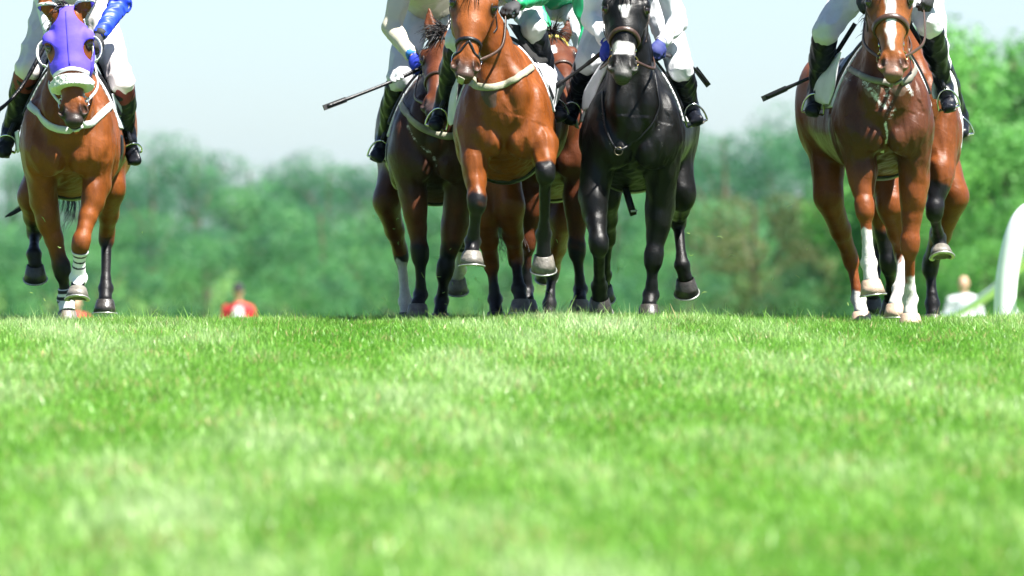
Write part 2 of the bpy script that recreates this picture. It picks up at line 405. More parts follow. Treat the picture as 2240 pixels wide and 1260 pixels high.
def plain(name, rgb, **k): return mat(name, rgb, **k)
LEATHER = lambda: mat('black_leather', (.008, .008, .010), spec=.3, rough=.4, var=.3, bump=.25, bscale=90)
BROWN = lambda: mat('brown_leather', (.045, .022, .014), rough=.42, var=.3, bump=.2, bscale=90)
CREAM = lambda: mat('cream_webbing', (.26, .25, .185), rough=.7, var=.22, bump=.3, bscale=150, vscale=30)
WHITEW = lambda: mat('white_webbing', (.50, .52, .52), rough=.6, var=.12, bump=.3, bscale=150, vscale=30)
STEEL = lambda: mat('steel', (.62, .62, .64), rough=.22, metal=1.0, var=.1)
BRASS = lambda: mat('brass', (.62, .46, .16), rough=.28, metal=1.0, var=.1)
CLOTH = lambda: mat('white_cloth', (.54, .55, .58), rough=.85, var=.09, bump=.5, bscale=26)
BOOT = lambda: mat('boot_leather', (.006, .007, .011), rough=.36, var=.4, bump=.5, bscale=26, spec=.22)
SKIN = lambda: mat('skin', (.52, .30, .21), rough=.5, var=.1)
HAIR = lambda: mat('dark_hair', (.010, .008, .008), rough=.45, var=.4)
# ------------------------------------------------------------------ horses
def muscle(V, Q, hp, a, L):
    e1 = V[Q[:, 1]] - V[Q[:, 0]]; e2 = V[Q[:, 3]] - V[Q[:, 0]]; nf = np.cross(e1, e2); N = np.zeros_like(V)
    for i in range(4):
        for c in range(3): N[:, c] += np.bincount(Q[:, i], nf[:, c], len(V))
    N /= np.linalg.norm(N, axis=1, keepdims=True) + 1e-12
    w_ = np.clip((V[:, 2] - .55) / .3, .25, 1) * (1 - .65 * sstep(hp[1] + .6, hp[1] + 1.0, V[:, 1])); u = ((V - hp) @ a) / L; w_ = np.where((u > 0) & (u < 1.1) & (V[:, 1] < hp[1] + .15), .25, w_)
    r1 = 1 - 2.2 * np.abs(n3(V * (1, 1, .42) + .03 * np.sin(V[:, ::-1] * 9), 11, 31)); r2 = 1 - 2.2 * np.abs(n3(V * (1, 1, .5), 24, 32))
    return V + N * ((.0065 * r1 + .0032 * r2) * w_)[:, None]
def leg_sections(leg, pd):
    return [pd(*j) for j in leg['j']]
def horse(sp):
    Y = sp['Y']; pd = lambda px, py, dy: P(px, py, Y + dy)
    dz = sp.get('dz', 0.0); rx = sp.get('rx', 1.0); drift = sp.get('drift', 0.0)
    x0 = pd(sp['cx'], 300, .1)[0]
    base = np.array((x0, Y + 1.0, float(ground(x0, Y + 1.0))))
    root = empty('horse', base, sp['label'], 'horse', 'racehorses galloping towards the camera')
    S = Solid()
    X = lambda dy: x0 + drift * float(sstep(.65, 1.9, dy))
    st = [(-.06, .015, 1.04, 1.18), (-.03, .10, .98, 1.27), (.02, .165, .92, 1.36), (.12, .215, .87, 1.44), (.3, .25, .80, 1.50), (.5, .262, .745, 1.52), (.8, .272, .755, 1.48), (1.15, .282, .78, 1.46), (1.5, .275, .84, 1.42), (1.8, .26, .92, 1.42), (2.05, .22, .98, 1.38), (2.2, .16, 1.06, 1.36), (2.3, .02, 1.16, 1.26)]
    S.sweep([(Y + d, X(d), (a + b) / 2 + dz, r * rx, (b - a) / 2) for d, r, a, b in st])
    # chest, shoulder and quarter muscles
    for s in (-1, 1):
        S.ell((x0 + s * .105 * rx, Y + .035, 1.00 + dz), (.098 * rx, .085, .135), k=.022); S.ell((x0 + s * .070 * rx, Y + .01, .965 + dz), (.062, .070, .085), k=.012)
        S.ell((x0 + s * .172 * rx, Y + .12, 1.08 + dz), (.075, .12, .20), k=.05)
        S.ell((x0 + s * .205 * rx, Y + .34, 1.00 + dz), (.065, .13, .18), k=.04)
        S.ell((X(1.7) + s * .16, Y + 1.72, 1.14 + dz), (.15, .30, .30), k=.05)
        S.ell((x0 + s * .070, Y + .01, 1.20 + dz), (.070, .09, .17), k=.04)
    legs = []
    for lg in sp['legs']:
        J = [pd(*j) for j in lg['j']]; E, K, F, C = J; fore = lg['t'] == 'f'; g = lg.get('g', 1.0) * .98
        mid = E * .45 + K * .55; sd = (1, 0, 0)
        if fore:
            sh = np.array((x0 + np.sign(E[0] - x0) * .165 * rx, Y + .14, 1.02 + dz))
            S.seg(sh, E, (.095 * g, .13), (.076 * g, .100 * g), sd, k=.04)
            S.seg(E, mid, (.071 * g, .092 * g), (.051 * g, .062 * g), sd, k=.03)
            S.ell(E * .8 + K * .2 + np.array((0, -.02, 0)), (.068 * g, .08 * g, .12 * g), k=.02)
            S.seg(mid, K, (.050 * g, .058 * g), (.042 * g, .043 * g), sd, k=.02)
            ax = unit(F - K)
            S.seg(K - unit(K - E) * -.0 + unit(E - K) * .025, K + ax * .02, (.052 * g, .052 * g), (.049 * g, .049 * g), sd, k=.018)
            S.ell(K + ax * .045 + np.array((0, .03, 0)), (.035, .025, .03), k=.02)
        else:
            hip = np.array((X(1.7) + np.sign(E[0] - X(1.7)) * .13, Y + 1.72, 1.12 + dz))
            S.seg(hip, E, (.132, .21), (.078 * g, .115 * g), sd, k=.05)
            S.seg(E, mid, (.076 * g, .11 * g), (.056 * g, .074 * g), sd, k=.04)
            S.seg(mid, K, (.055 * g, .072 * g), (.040 * g, .052 * g), sd, k=.03)
            ax = unit(F - K)
            S.seg(K + unit(E - K) * .04 + np.array((0, .02, 0)), K + ax * .03, (.047 * g, .062 * g), (.046 * g, .055 * g), sd, k=.015)
            S.ell(K + np.array((0, .065, .045)), (.024, .03, .045), k=.02)
        ax = unit(F - K)
        S.seg(K + ax * .03, F - ax * .03, (.031 * g, .036 * g), (.0265 * g, .034 * g), sd, k=.022)
        S.seg(F - ax * .06, F, (.030 * g, .036 * g), (.036 * g, .038 * g), sd, k=.015)
        S.ell(F + np.array((0, .012, 0)), (.042 * g, .044 * g, .042 * g), k=.014)
        for s in (-1, 1): S.ell(F + np.array((s * .026 * g, .02, 0)), (.02, .022, .026), k=.01)
        S.seg(F, C, (.034 * g, .036 * g), (.040 * g, .042 * g), sd, k=.018)
        legs.append((lg, J))
    # head frame
    hp, hm = pd(*sp['head'][0]), pd(*sp['head'][1]); yaw = sp.get('yaw', 0.0)
    L = float(np.linalg.norm(hm - hp)); a = (hm - hp) / L
    Nn = unit(np.array((math.sin(yaw), -math.cos(yaw), 0)) - a * np.dot(a, (math.sin(yaw), -math.cos(yaw), 0))); sd = np.cross(a, Nn); sd = sd if sd[0] > 0 else -sd
    hs = sp.get('hs', 1.17)
    H = lambda u, s, n: hp + a * (u * L) + sd * (s * hs) + Nn * (n * hs)
    A = np.array((sd, Nn, a))
    def hr(*r): return tuple(v * hs for v in r)
    HS = Solid()
    def hseg(u0, n0, r0, u1, n1, r1, k=.025): HS.seg(H(u0, 0, n0), H(u1, 0, n1), hr(*r0), hr(*r1), sd, k=k)
    hseg(.07, -.09, (.075, .085), .30, -.085, (.102, .09), .03)
    hseg(.30, -.085, (.100, .088), .50, -.062, (.074, .066), .03)
    hseg(.50, -.062, (.070, .066), .78, -.05, (.047, .052), .03)
    hseg(.80, -.05, (.050, .052), .93, -.048, (.053, .046), .02)
    HS.seg(H(.10, 0, -.03), H(.72, 0, -.022), hr(.052, .03), hr(.030, .028), sd, k=.03)       # flat face bone
    for s in (-1, 1):
        HS.ell(H(.30, s * .062, -.175), hr(.040, .085, .115), k=.035, axes=A)                # cheek
        HS.ell(H(.255, s * .086, -.045), hr(.030, .036, .040), k=.02, axes=A)                # brow
        HS.seg(H(.36, s * .092, -.072), H(.60, s * .054, -.062), hr(.012, .012), hr(.010, .010), sd, k=.022)   # cheek ridge
        HS.ell(H(.37, s * .120, -.030), hr(.018, .03, .03), k=.02, axes=A, neg=True)
        HS.seg(H(.83, s * .034, -.030), H(.915, s * .046, -.028), hr(.022, .030), hr(.027, .034), sd, k=.014)   # nostril flare
        HS.seg(H(.865, s * .046, .016), H(.925, s * .056, -.004), hr(.0125, .026), hr(.015, .026), sd, k=.006, neg=True)
        # ears
        et = sp.get('ears', (-.26, .085, .02)); e0, e1 = H(.03, s * .055, -.07), H(et[0], s * et[1], et[2])
        em = e0 * .5 + e1 * .5 + sd * s * .012
        HS.seg(e0, em, hr(.030, .024), hr(.032, .022), sd, k=.02); HS.seg(em, e1, hr(.030, .02), hr(.008, .007), sd, k=.012)
        HS.seg(em + Nn * .026 * hs + a * .03, e1 + Nn * .012 * hs - (e1 - em) * .25, hr(.017, .014), hr(.008, .010), sd, k=.008, neg=True)
    HS.ell(H(1.0, 0, -.030), hr(.043, .036, .028), k=.02, axes=A)      # upper lip
    HS.ell(H(.985, 0, -.075), hr(.036, .032, .030), k=.014, axes=A)     # lower lip
    HS.seg(H(.93, -.06, -.062), H(.93, .06, -.062), hr(.006, .03), hr(.006, .03), a, k=.006, neg=True)
    HS.seg(H(.90, 0, -.095), H(.5, 0, -.13), hr(.036, .026), hr(.05, .03), sd, k=.03)     # jaw bars
    # neck
    nb = np.array((x0, Y + .26, 1.20 + dz)); npoll = H(.10, 0, -.14)
    S.seg(nb, nb * .45 + npoll * .55, (.155, .27), (.105, .175), (1, 0, 0), k=.07)
    S.seg(nb * .5 + npoll * .5, npoll, (.11, .18), (.072, .105), (1, 0, 0), k=.05)
    S.seg(np.array((x0, Y + .02, 1.10 + dz)), H(.35, 0, -.24) * .75 + nb * .25, (.075, .08), (.052, .05), (1, 0, 0), k=.05)   # windpipe
    for s in (-1, 1): S.seg(np.array((x0 + s * .075, Y + .0, 1.22 + dz)), npoll * .7 + nb * .3 + sd * s * .06, (.06, .07), (.035, .045), (1, 0, 0), k=.03)
    S.pr += HS.pr
    G = S.field(sp.get('h', .0075)); V, Q = G.mesh(); V = relax(V, Q, 2, .5); V = muscle(V, Q, hp, a, L)
    # ---- coat colours from the animal's own markings
    C0 = np.array(sp['coat'], float); n = len(V)
    jit = n3(V, 26, 3); low = n3(V, 5, 5)
    C0 = C0 * (.72, .60, .56); col_ = np.tile(C0, (n, 1)) * (1 + .10 * low[:, None])
    if 'chest' in sp:
        m = sstep(.68 + dz, .86 + dz, V[:, 2]) * sstep(Y + 1.9, Y + 1.0, V[:, 1]) * (1 - sstep(1.30, 1.45, V[:, 2]))
        hd0 = ((V - hp) @ a) / L; near = np.abs((V - hp) @ sd) < .16 * hs; m = m * ~((hd0 > -.1) & (hd0 < 1.1) & near & (V[:, 1] < Y - .1))
        col_ = col_ * (1 - m[:, None]) + np.array(sp['chest']) * m[:, None] * (1 + .12 * low[:, None])
    for lg, J in legs:
        best = np.full(n, 9.0); par = np.zeros(n)
        for i in range(3):
            p, q = J[i], J[i + 1]; d = q - p; t = np.clip(((V - p) @ d) / (d @ d), 0, 1); dist = np.linalg.norm(V - (p + t[:, None] * d), axis=1)
            up = dist < best; best[up] = dist[up]; par[up] = (i + t)[up]
        lim = np.where(par < .6, .14, .085); near = (best < lim)
        par = par + .10 * jit
        bk = lg.get('black', sp.get('black'))
        if bk is not None:
            m = (sstep(bk[0], bk[1], par) * near)[:, None]; col_ = col_ * (1 - m) + np.array(sp.get('point', (.0065, .006, .007))) * m * (1 + .3 * low[:, None])
        if 'sock' in lg:
            m = (sstep(lg['sock'] - .05, lg['sock'] + .05, par + .05 * jit) * near)[:, None]; col_ = col_ * (1 - m) + np.array((.52, .50, .47)) * m
    # head
    hv = V - hp; u = (hv @ a) / L; s_ = (hv @ sd) / hs; nn = (hv @ Nn) / hs
    onhead = (np.abs(s_) < .16) & (u > -.35) & (u < 1.12) & (nn > -.28) & (V[:, 1] < Y + .25)
    mz = sp.get('muzzle', (.05, .04, .035)); m = (sstep(.83, .95, u + .03 * jit) * onhead * sp.get('mzk', 1.0))[:, None]; col_ = col_ * (1 - m) + np.array(mz) * m
    if 'face' in sp:
        m = (sstep(.2, .45, u) * (1 - sstep(.78, .9, u)) * onhead * sstep(-.09, -.02, nn))[:, None] * .8; col_ = col_ * (1 - m) + np.array(sp['face']) * (.8, .76, .72) * m
    for (ua, ub, wa, wb, off) in sp.get('blaze', ()):
        t = np.clip((u - ua) / (ub - ua), 0, 1); wd = wa + (wb - wa) * t
        m = (sstep(.006, -.006, np.abs(s_ - off) + .005 * jit - wd) * (nn > -.06) * sstep(ua - .01, ua + .01, u + .012 * jit) * sstep(ub + .012, ub - .012, u + .012 * jit) * onhead)[:, None]
        col_ = col_ * (1 - m) + np.array((.62, .61, .60)) * m
    for s in (-1, 1):   # dark rims of nostrils, eyes
        for (uu, ss, nv, r, k) in ((.90, .048, .0, .028, .75), (.345, .1, -.03, .034, .65)):
            q = np.stack([(u - uu) * L, s_ - s * ss, nn - nv], 1); m = (sstep(r * 1.2, r * .6, np.linalg.norm(q, axis=1)) * onhead * k)[:, None]; col_ = col_ * (1 - m) + np.array((.012, .01, .01)) * m
    foam = np.zeros(n)
    for path, wd, kk in sp.get('foam', ()):
        pts = np.array([G.hit(x, y) for x, y in path])
        for i in range(len(pts) - 1):
            p, q = pts[i], pts[i + 1]; d = q - p; t = np.clip(((V - p) @ d) / (d @ d + 1e-9), 0, 1); dist = np.linalg.norm(V - (p + t[:, None] * d), axis=1)
            foam = np.maximum(foam, kk * np.exp(-(dist / wd) ** 2))
    body = make_obj('body', V, Q, coat_mat(), root, attrs={'Col': np.clip(col_, .003, .8), 'Foam': foam})
    # ---- eyes
    for s in (-1, 1):
        c = G.snap(H(.345, s * .12, -.028), -.012)[0]; nrm = G.grad(c)[0]
        MB().ball(c, .021 * hs, 14, 10).build('eye', mat('horse_eye', (.012, .007, .005), rough=.06, var=.0, spec=.8), body)
        lid = MB(); pts = [G.snap(c + a * (.026 * math.cos(t)) + np.cross(nrm, a) * (.036 * math.sin(t)) * -1, .001)[0] for t in np.linspace(-2.2, -.0 + 2.2, 9)]
        lid.tube(pts, [.002, .004, .005, .006, .0065, .006, .005, .004, .002], 6); lid.build('eyelid', mat('dark_skin', (.03, .02, .017), rough=.4), body)
    # ---- hooves
    for lg, J in legs:
        E, K, F, C = J; dn, toe = [unit(v) for v in lg['hoof']]; toe = unit(toe - dn * np.dot(dn, toe)); sx = np.cross(dn, toe); g = lg.get('g', 1.0)
        MBh = MB(); rings = []; nseg = 28; hgt = .078 * g; g = g * 1.05
        prof = [(0.0, .043, .045, .0), (.10, .0475, .051, .002), (.5, .055, .058, .012), (1.0, .0635, .066, .026)]
        V_ = []; 
        for (t, rs, rt, off) in prof:
            for i in range(nseg):
                th = 2 * math.pi * i / nseg; cx_, sy_ = math.cos(th), math.sin(th)
                back = .80 if cx_ < 0 else 1.0
                lift = .22 * hgt * t * max(0, -cx_)                     # heel lower than toe
                V_.append(C + dn * (hgt * t - lift + (.012 * max(0, -cx_) * (1 - t))) + toe * (rt * cx_ * back * g + off * g) + sx * rs * sy_ * g)
        nr = len(prof); F_ = [(i * nseg + k, (i + 1) * nseg + k, (i + 1) * nseg + (k + 1) % nseg, i * nseg + (k + 1) % nseg) for i in range(nr - 1) for k in range(nseg)]
        rim = V_[-nseg:]; cen = sum(rim) / nseg
        # concave sole
        for sc2, up in ((.80, .0), (.74, .012), (.3, .016)):
            for q in rim: V_.append(cen + (q - cen) * sc2 - dn * up)
        for i in range(nr - 1, nr + 2):
            F_ += [(i * nseg + k, (i + 1) * nseg + k, (i + 1) * nseg + (k + 1) % nseg, i * nseg + (k + 1) % nseg) for k in range(nseg)]
        V_.append(cen - dn * .014); F_ += [((nr + 2) * nseg + k, len(V_) - 1, (nr + 2) * nseg + (k + 1) % nseg) for k in range(nseg)]
        MBh.add(V_, F_)
        hc = lg.get('hc', 'grey')
        hm_ = {'grey': mat('grey_hoof', (.13, .118, .10), rough=.5, var=.35, vscale=30, bump=.4, bscale=60), 'dark': mat('dark_hoof', (.030, .027, .024), rough=.38, var=.4, vscale=30, bump=.4, bscale=60), 'pale': mat('pale_hoof', (.36, .26, .19), rough=.5, var=.25, vscale=25, bump=.3, bscale=60)}[hc]
        ho = MBh.build('hoof', hm_, root)
        sh = MB(); pts = []
        for i in range(nseg + 1):
            th = -2.35 + 4.7 * i / nseg; cx_, sy_ = math.cos(th), math.sin(th); back = .80 if cx_ < 0 else 1.0
            pts.append(C + dn * (hgt + .003 - .22 * hgt * max(0, -cx_)) + toe * ((.061 * cx_ * back + .026) * g) + sx * .0585 * sy_ * g)
        sh.ribbon(pts, [dn] * len(pts), .020 * g, .007); sh.build('horseshoe', mat('worn_shoe', (.42, .43, .40), rough=.35, metal=.7, var=.3, vscale=60), ho)
        # coronet hair
    # ---- bridle
    tk = dict(G=G, H=H, hp=hp, a=a, sd=sd, Nn=Nn, L=L, hs=hs, root=root, body=body, S=S, HS=HS, legs=legs, Y=Y, x0=x0, X=X, dz=dz, pd=pd, V=V)
    br = sp.get('bridle')
    if br:
        bm = br['mat'](); bo = None; mb = MB()
        def loop(u0, tilt, wd, th=.005, a0=0, a1=2 * math.pi, m=36, target=None):
            pts = []
            for i in range(m):
                t = a0 + (a1 - a0) * i / m; n_ = -.06 + .11 * math.cos(t); pts.append(H(u0 - tilt * (n_ + .06), .10 * math.sin(t), n_))
            pts = G.snap(pts, .0015); (target or mb).ribbon(pts, G.grad(pts), wd, th, closed=True); return pts
        def line(pts, wd, th=.004, n=7, target=None, off=.0015):
            pts = G.snap(spline(pts, n), off); (target or mb).ribbon(pts, G.grad(pts), wd, th); return pts
        for s in (-1, 1):
            line([H(.06, s * .075, -.06), H(.2, s * .105, -.10), H(.4, s * .1, -.10), H(.6, s * .075, -.09), H(.76, s * .06, -.075)], .016)
            line([H(.10, s * .08, -.10), H(.3, s * .105, -.16), H(.42, s * .06, -.24)], .012)
        bridle = None
        nbm = MB(); loop(br.get('nb', .60), br.get('tilt', .5), br.get('nw', .03), .008, target=nbm)
        if br.get('flash'):
            for s in (-1, 1): line([H(br['nb'] - .03, s * -.01, .02), H(br['nb'] + .10, s * .04, .0), H(.86, s * .055, -.06), H(.9, s * .03, -.1)], .012, .005, target=nbm)
        if br.get('brow', True):
            bt = MB(); line([H(.14, -.095, -.07), H(.135, -.06, -.005), H(.13, 0, .01), H(.135, .06, -.005), H(.14, .095, -.07)], br.get('bw', .018), .006, target=bt if 'browmat' in br else mb)
        bridle = mb.build('bridle', bm, root)
        nbm.build('noseband', bm, bridle)
        if br.get('brow', True) and 'browmat' in br:
            br_pts = G.snap(spline([H(.14, -.095, -.07), H(.135, -.06, -.005), H(.13, 0, .01), H(.135, .06, -.005), H(.14, .095, -.07)], 8), .004)
            for i, p in enumerate(br_pts): bt.ball(p, (.009, .009, .012), 8, 6)
            bt.build('browband', br['browmat'](), bridle)
        for s in (-1, 1):
            c = G.snap(H(.80, s * .07, -.075), .012)[0]
            r = MB().ring(c, sd * s + Nn * .5, .027, .0038); r.tube([c, H(.80, 0, -.065)], .007, 8); r.build('bit', br.get('bit', STEEL)(), bridle)
            b_ = MB(); 
            for uu in (.68, .73): b_.box(G.snap(H(uu, s * .075, -.085), .005)[0], (.006, .004, .011), A)
            b_.build('buckle', STEEL(), bridle)
            tk['bit%d' % s] = c
        tk['bridle'] = bridle
    # ---- breast strap
    if 'band' in sp:
        bs = sp['band']
        pts = spline([G.hit(x, y, .004) for x, y in bs['path']], 6); pts = G.snap(pts, .004)
        MB().ribbon(pts, G.grad(pts), bs.get('w', .04), bs.get('th', .007)).build('breast_strap', bs['mat'](), root)
    # ---- mane, forelock
    def strands(roots, direc, length, cnt, rad=.0022, curl=.03, grav=.5, seed=1, name='mane', spread=.5, n=7):
        r = np.random.default_rng(seed); mb = MB(); roots = np.array(roots)
        for i in range(cnt):
            k = r.uniform(0, len(roots) - 1); j = int(k); p = roots[j] * (1 - k + j) + roots[min(j + 1, len(roots) - 1)] * (k - j)
            p = p + r.normal(size=3) * .008; d = unit(np.array(direc) + r.normal(size=3) * spread); Ln = length * r.uniform(.5, 1.1); pts = [p]
            ph = r.uniform(0, 6.28)
            for q in range(n):
                d = unit(d + np.array((math.sin(ph + q * 1.1) * curl * 6, 0, -grav * .35))); p = p + d * Ln / n; pts.append(p)
            mb.tube(pts, [rad * (1.6 if 0 < q < n - 1 else 1) * (1 - .75 * q / n) for q in range(n + 1)], 4, False)
        return mb.build(name, HAIR(), root)
    top = G.snap([H(.10, 0, .0), H(.03, 0, -.06), npoll + np.array((0, .05, .09)), nb * .4 + npoll * .6 + np.array((0, .1, .2)), nb * .75 + npoll * .25 + np.array((0, .2, .25))], 0)
    if sp.get('mane', True):
        strands(top[1:], sp.get('mdir', (-.6, .6, .5)), .17, 260, .003, .03, .7, 3, 'mane')
        if sp.get('forelock', True): strands(top[:2], sp.get('fdir', (-.3, -.5, .1)), .16, 90, .0026, .03, .5, 4, 'forelock')
    tl = sp.get('tail')
    if tl:
        dock = np.array((X(2.2), Y + 2.25, 1.28 + dz)); mb = MB(); r = np.random.default_rng(9)
        path = [dock] + [pd(*p) for p in tl['path']]
        for i in range(tl.get('n', 110)):
            o = r.normal(size=3) * tl.get('w', .035); ph = r.uniform(0, 6.3); pp = spline([p + o * (.3 + .7 * q / (len(path) - 1)) * (1 if q else .3) + np.array((math.sin(ph + q * 2.2), 0, .4 * math.cos(ph + q * 2))) * tl.get('c', .02) for q, p in enumerate(path)], 5)
            e = r.uniform(.7, 1); pp = pp[:max(4, int(len(pp) * e))]
            mb.tube(pp, [.003 * (1 - .7 * q / len(pp)) for q in range(len(pp))], 4, False)
        mb.build('tail', HAIR(), root)
    # ---- saddle, cloth, girth
    ys, xc = Y + .42, X(.7)
    def sheath(name, off, th, reg, m, h=.012, parent=None):
        F = G.F; X_, Y_, Z_ = G.axes(); d = reg(X_, Y_, Z_); f = np.maximum(np.maximum(F - f32(off), -(F - f32(off - th))), d); V2, Q2 = Grid(f, G.lo, G.h).mesh()
        if len(Q2) == 0: return None
        return make_obj(name, relax(V2, Q2, 4), Q2, m, parent or root)
    if sp.get('saddle', True):
        yb, zt = f32(Y + .45), f32(1.02 + dz)
        sheath('saddle_cloth', .016, .02, lambda X_, Y_, Z_: np.maximum(np.maximum(f32(Y + .34) + (f32(1.5 + dz) - Z_) * f32(.25) - Y_, Y_ - f32(Y + 1.1)), f32(1.13 + dz) - Z_) + 0 * X_, CLOTH())
        sa = sheath('saddle', .036, .028, lambda X_, Y_, Z_: np.maximum(np.maximum(f32(Y + .42) + (f32(1.5 + dz) - Z_) * f32(.3) - Y_, Y_ - f32(Y + .95)), f32(1.20 + dz) - Z_) + 0 * X_, LEATHER())
        tk['saddle'] = sa
    sheath('girth', .012, .02, lambda X_, Y_, Z_: np.maximum(np.abs(Y_ - f32(Y + .52)) - f32(.05), Z_ - f32(1.10 + dz)) + 0 * X_, LEATHER())
    return tk

def shell_part(tk, name, m, region, off, th, lo, hi, h=.004, parent=None, noise=None, src='S', attrs=None):
    """a fitted cover (hood, fleece, bandage): offset of the horse's own surface cut to a region"""
    G2 = tk[src].field(h, lo, hi); X_, Y_, Z_ = G2.axes(); F = G2.F
    p = np.stack(np.broadcast_arrays(X_, Y_, Z_), -1).astype(f32)
    o = off if noise is None else off + noise(p.reshape(-1, 3)).reshape(F.shape)
    f = np.maximum(np.maximum(F - o, -(F - (off - th))), region(p)); V, Q = Grid(f.astype(f32), G2.lo, h).mesh(); V = relax(V, Q, 2)
    if name == 'hood': V = fold(V, Q, .0022, 13, 11)
    at = attrs(V) if attrs else None
    return make_obj(name, V, Q, m, parent or tk['root'], attrs=at)
# ------------------------------------------------------------------ the seven horses
BAY = (.205, .066, .012); PL = ((0, -.1, -1), (0, -1, -.1))
black_points = (.82, 1.05)
T = {}
T[1] = horse(dict(Y=45.2, cx=148, rx=1.0, dz=-.09, drift=.0, coat=(.205, .068, .013), black=(.75, 1.15), muzzle=(.03, .022, .02), h=.0075,
    label='bright bay racehorse in a purple hood and fleece noseband, farthest left of the field',
    head=((144, 20, -.22), (161, 262, -.42)), ears=(-.20, .115, .0), forelock=False,
    legs=[dict(t='f', j=[(95, 440, .22), (136, 590, .24), (144, 655, .28), (147, 680, .26)], hoof=PL, black=(.6, 1.0)),
          dict(t='f', j=[(212, 405, .12), (176, 533, -.06), (171, 608, .03), (170, 630, -.01)], hoof=((0, -.40, -.9), (0, -1, .3)), black=(.85, 1.5)),
          dict(t='h', j=[(70, 430, 1.55), (76, 505, 1.8), (74, 556, 1.6), (77, 578, 1.6)], hoof=((0, .45, -.9), (0, -1, -.4)), hc='dark', black=(.2, .6)),
          dict(t='h', j=[(243, 410, 1.5), (233, 515, 1.75), (231, 632, 1.6), (230, 655, 1.56)], hoof=PL, hc='dark', black=(.8, 1.3))],
    band=dict(path=[(47, 214), (66, 232), (86, 250), (100, 268), (120, 280), (145, 285), (172, 283), (195, 272), (215, 256), (235, 238), (250, 222)], w=.042, th=.008, mat=WHITEW),
    bridle=dict(mat=WHITEW, nb=.62, tilt=.1, nw=.02, brow=False), mdir=(-.9, .3, .5), fdir=(-.8, 0, .6),
    tail=dict(path=[(150, 380, 2.35), (155, 450, 2.3), (140, 500, 2.2)], w=.03, n=50)))
T[3] = horse(dict(Y=45.0, cx=1104, rx=1.0, drift=.06, coat=BAY, black=black_points, muzzle=(.05, .038, .034), mzk=.85, face=(.26, .080, .020),
    label='bright bay racehorse with a cream breast strap and one foreleg folded, in front',
    head=((1045, -64, -.12), (1017, 160, -.36)),
    legs=[dict(t='f', j=[(1040, 345, .08), (1044, 442, -.08), (1034, 528, .03), (1032, 550, .0)], hoof=((0, -.16, -1), (0, -1, .1)), black=(.75, 1.0), g=1.05),
          dict(t='f', j=[(1190, 316, .08), (1193, 378, -.12), (1190, 512, .10), (1189, 556, .12)], hoof=((0, .35, -.95), (0, -1, -.35)), black=(.7, .9), g=1.05),
          dict(t='h', j=[(1060, 470, 1.5), (1074, 570, 1.75), (1083, 655, 1.75), (1085, 682, 1.7)], hoof=PL, hc='dark', black=(1.1, 1.6)),
          dict(t='h', j=[(1116, 450, 1.45), (1128, 562, 1.75), (1135, 632, 1.6), (1139, 655, 1.58)], hoof=PL, black=(1.0, 1.5))],
    band=dict(path=[(1010, 168), (1030, 182), (1052, 190), (1075, 191), (1095, 187), (1115, 179), (1133, 169), (1150, 157), (1165, 146)], w=.040, mat=CREAM),
    bridle=dict(mat=LEATHER, nb=.70, tilt=.25, nw=.024, flash=True, brow=True), fdir=(-.3, -.6, 0),
    tail=dict(path=[(1085, 400, 2.5), (1080, 470, 2.6), (1100, 520, 2.5), (1118, 560, 2.4)], w=.05, c=.06, n=150)))
T[5] = horse(dict(Y=45.3, cx=1386, rx=1.04, dz=-.05, drift=.10, coat=(.0032, .0032, .0042), muzzle=(.055, .055, .052), mzk=.8, h=.0075,
    label='black racehorse with a white star, square snip and ringed breast strap',
    head=((1373, -50, -.14), (1361, 160, -.40)), yaw=-.03,
    blaze=[(.30, .43, .030, .010, -.004), (.675, .80, .050, .046, 0)],
    legs=[dict(t='f', j=[(1298, 430, .1), (1310, 536, -.1), (1311, 625, .16), (1312, 650, .2)], hoof=((0, .55, -.85), (0, -1, -.6)), hc='dark', g=1.08),
          dict(t='f', j=[(1444, 455, .25), (1429, 566, .2), (1424, 645, .22), (1420, 666, .18)], hoof=PL, hc='dark', g=1.06),
          dict(t='h', j=[(1326, 430, 1.5), (1331, 515, 1.75), (1322, 600, 1.95), (1320, 622, 2.0)], hoof=((0, .5, -.85), (0, -1, -.5)), hc='dark'),
          dict(t='h', j=[(1489, 425, 1.5), (1483, 478, 1.78), (1492, 580, 1.6), (1499, 608, 1.62)], hoof=((.1, .5, -.85), (0, -1, -.4)), hc='dark', g=1.05)],
    band=dict(path=[(1320, 200), (1321, 245), (1326, 280), (1338, 312), (1353, 328), (1375, 318), (1405, 296), (1430, 265), (1441, 235), (1438, 200), (1431, 160)], w=.014, th=.006, mat=LEATHER),
    bridle=dict(mat=BROWN, nb=.64, tilt=.75, nw=.030, brow=True, bit=BRASS),
    foam=[([(1318, 240), (1322, 275), (1335, 315)], .016, .45), ([(1438, 250), (1441, 285), (1448, 320)], .016, .42)], tail=None, mdir=(-.5, .6, .5)))
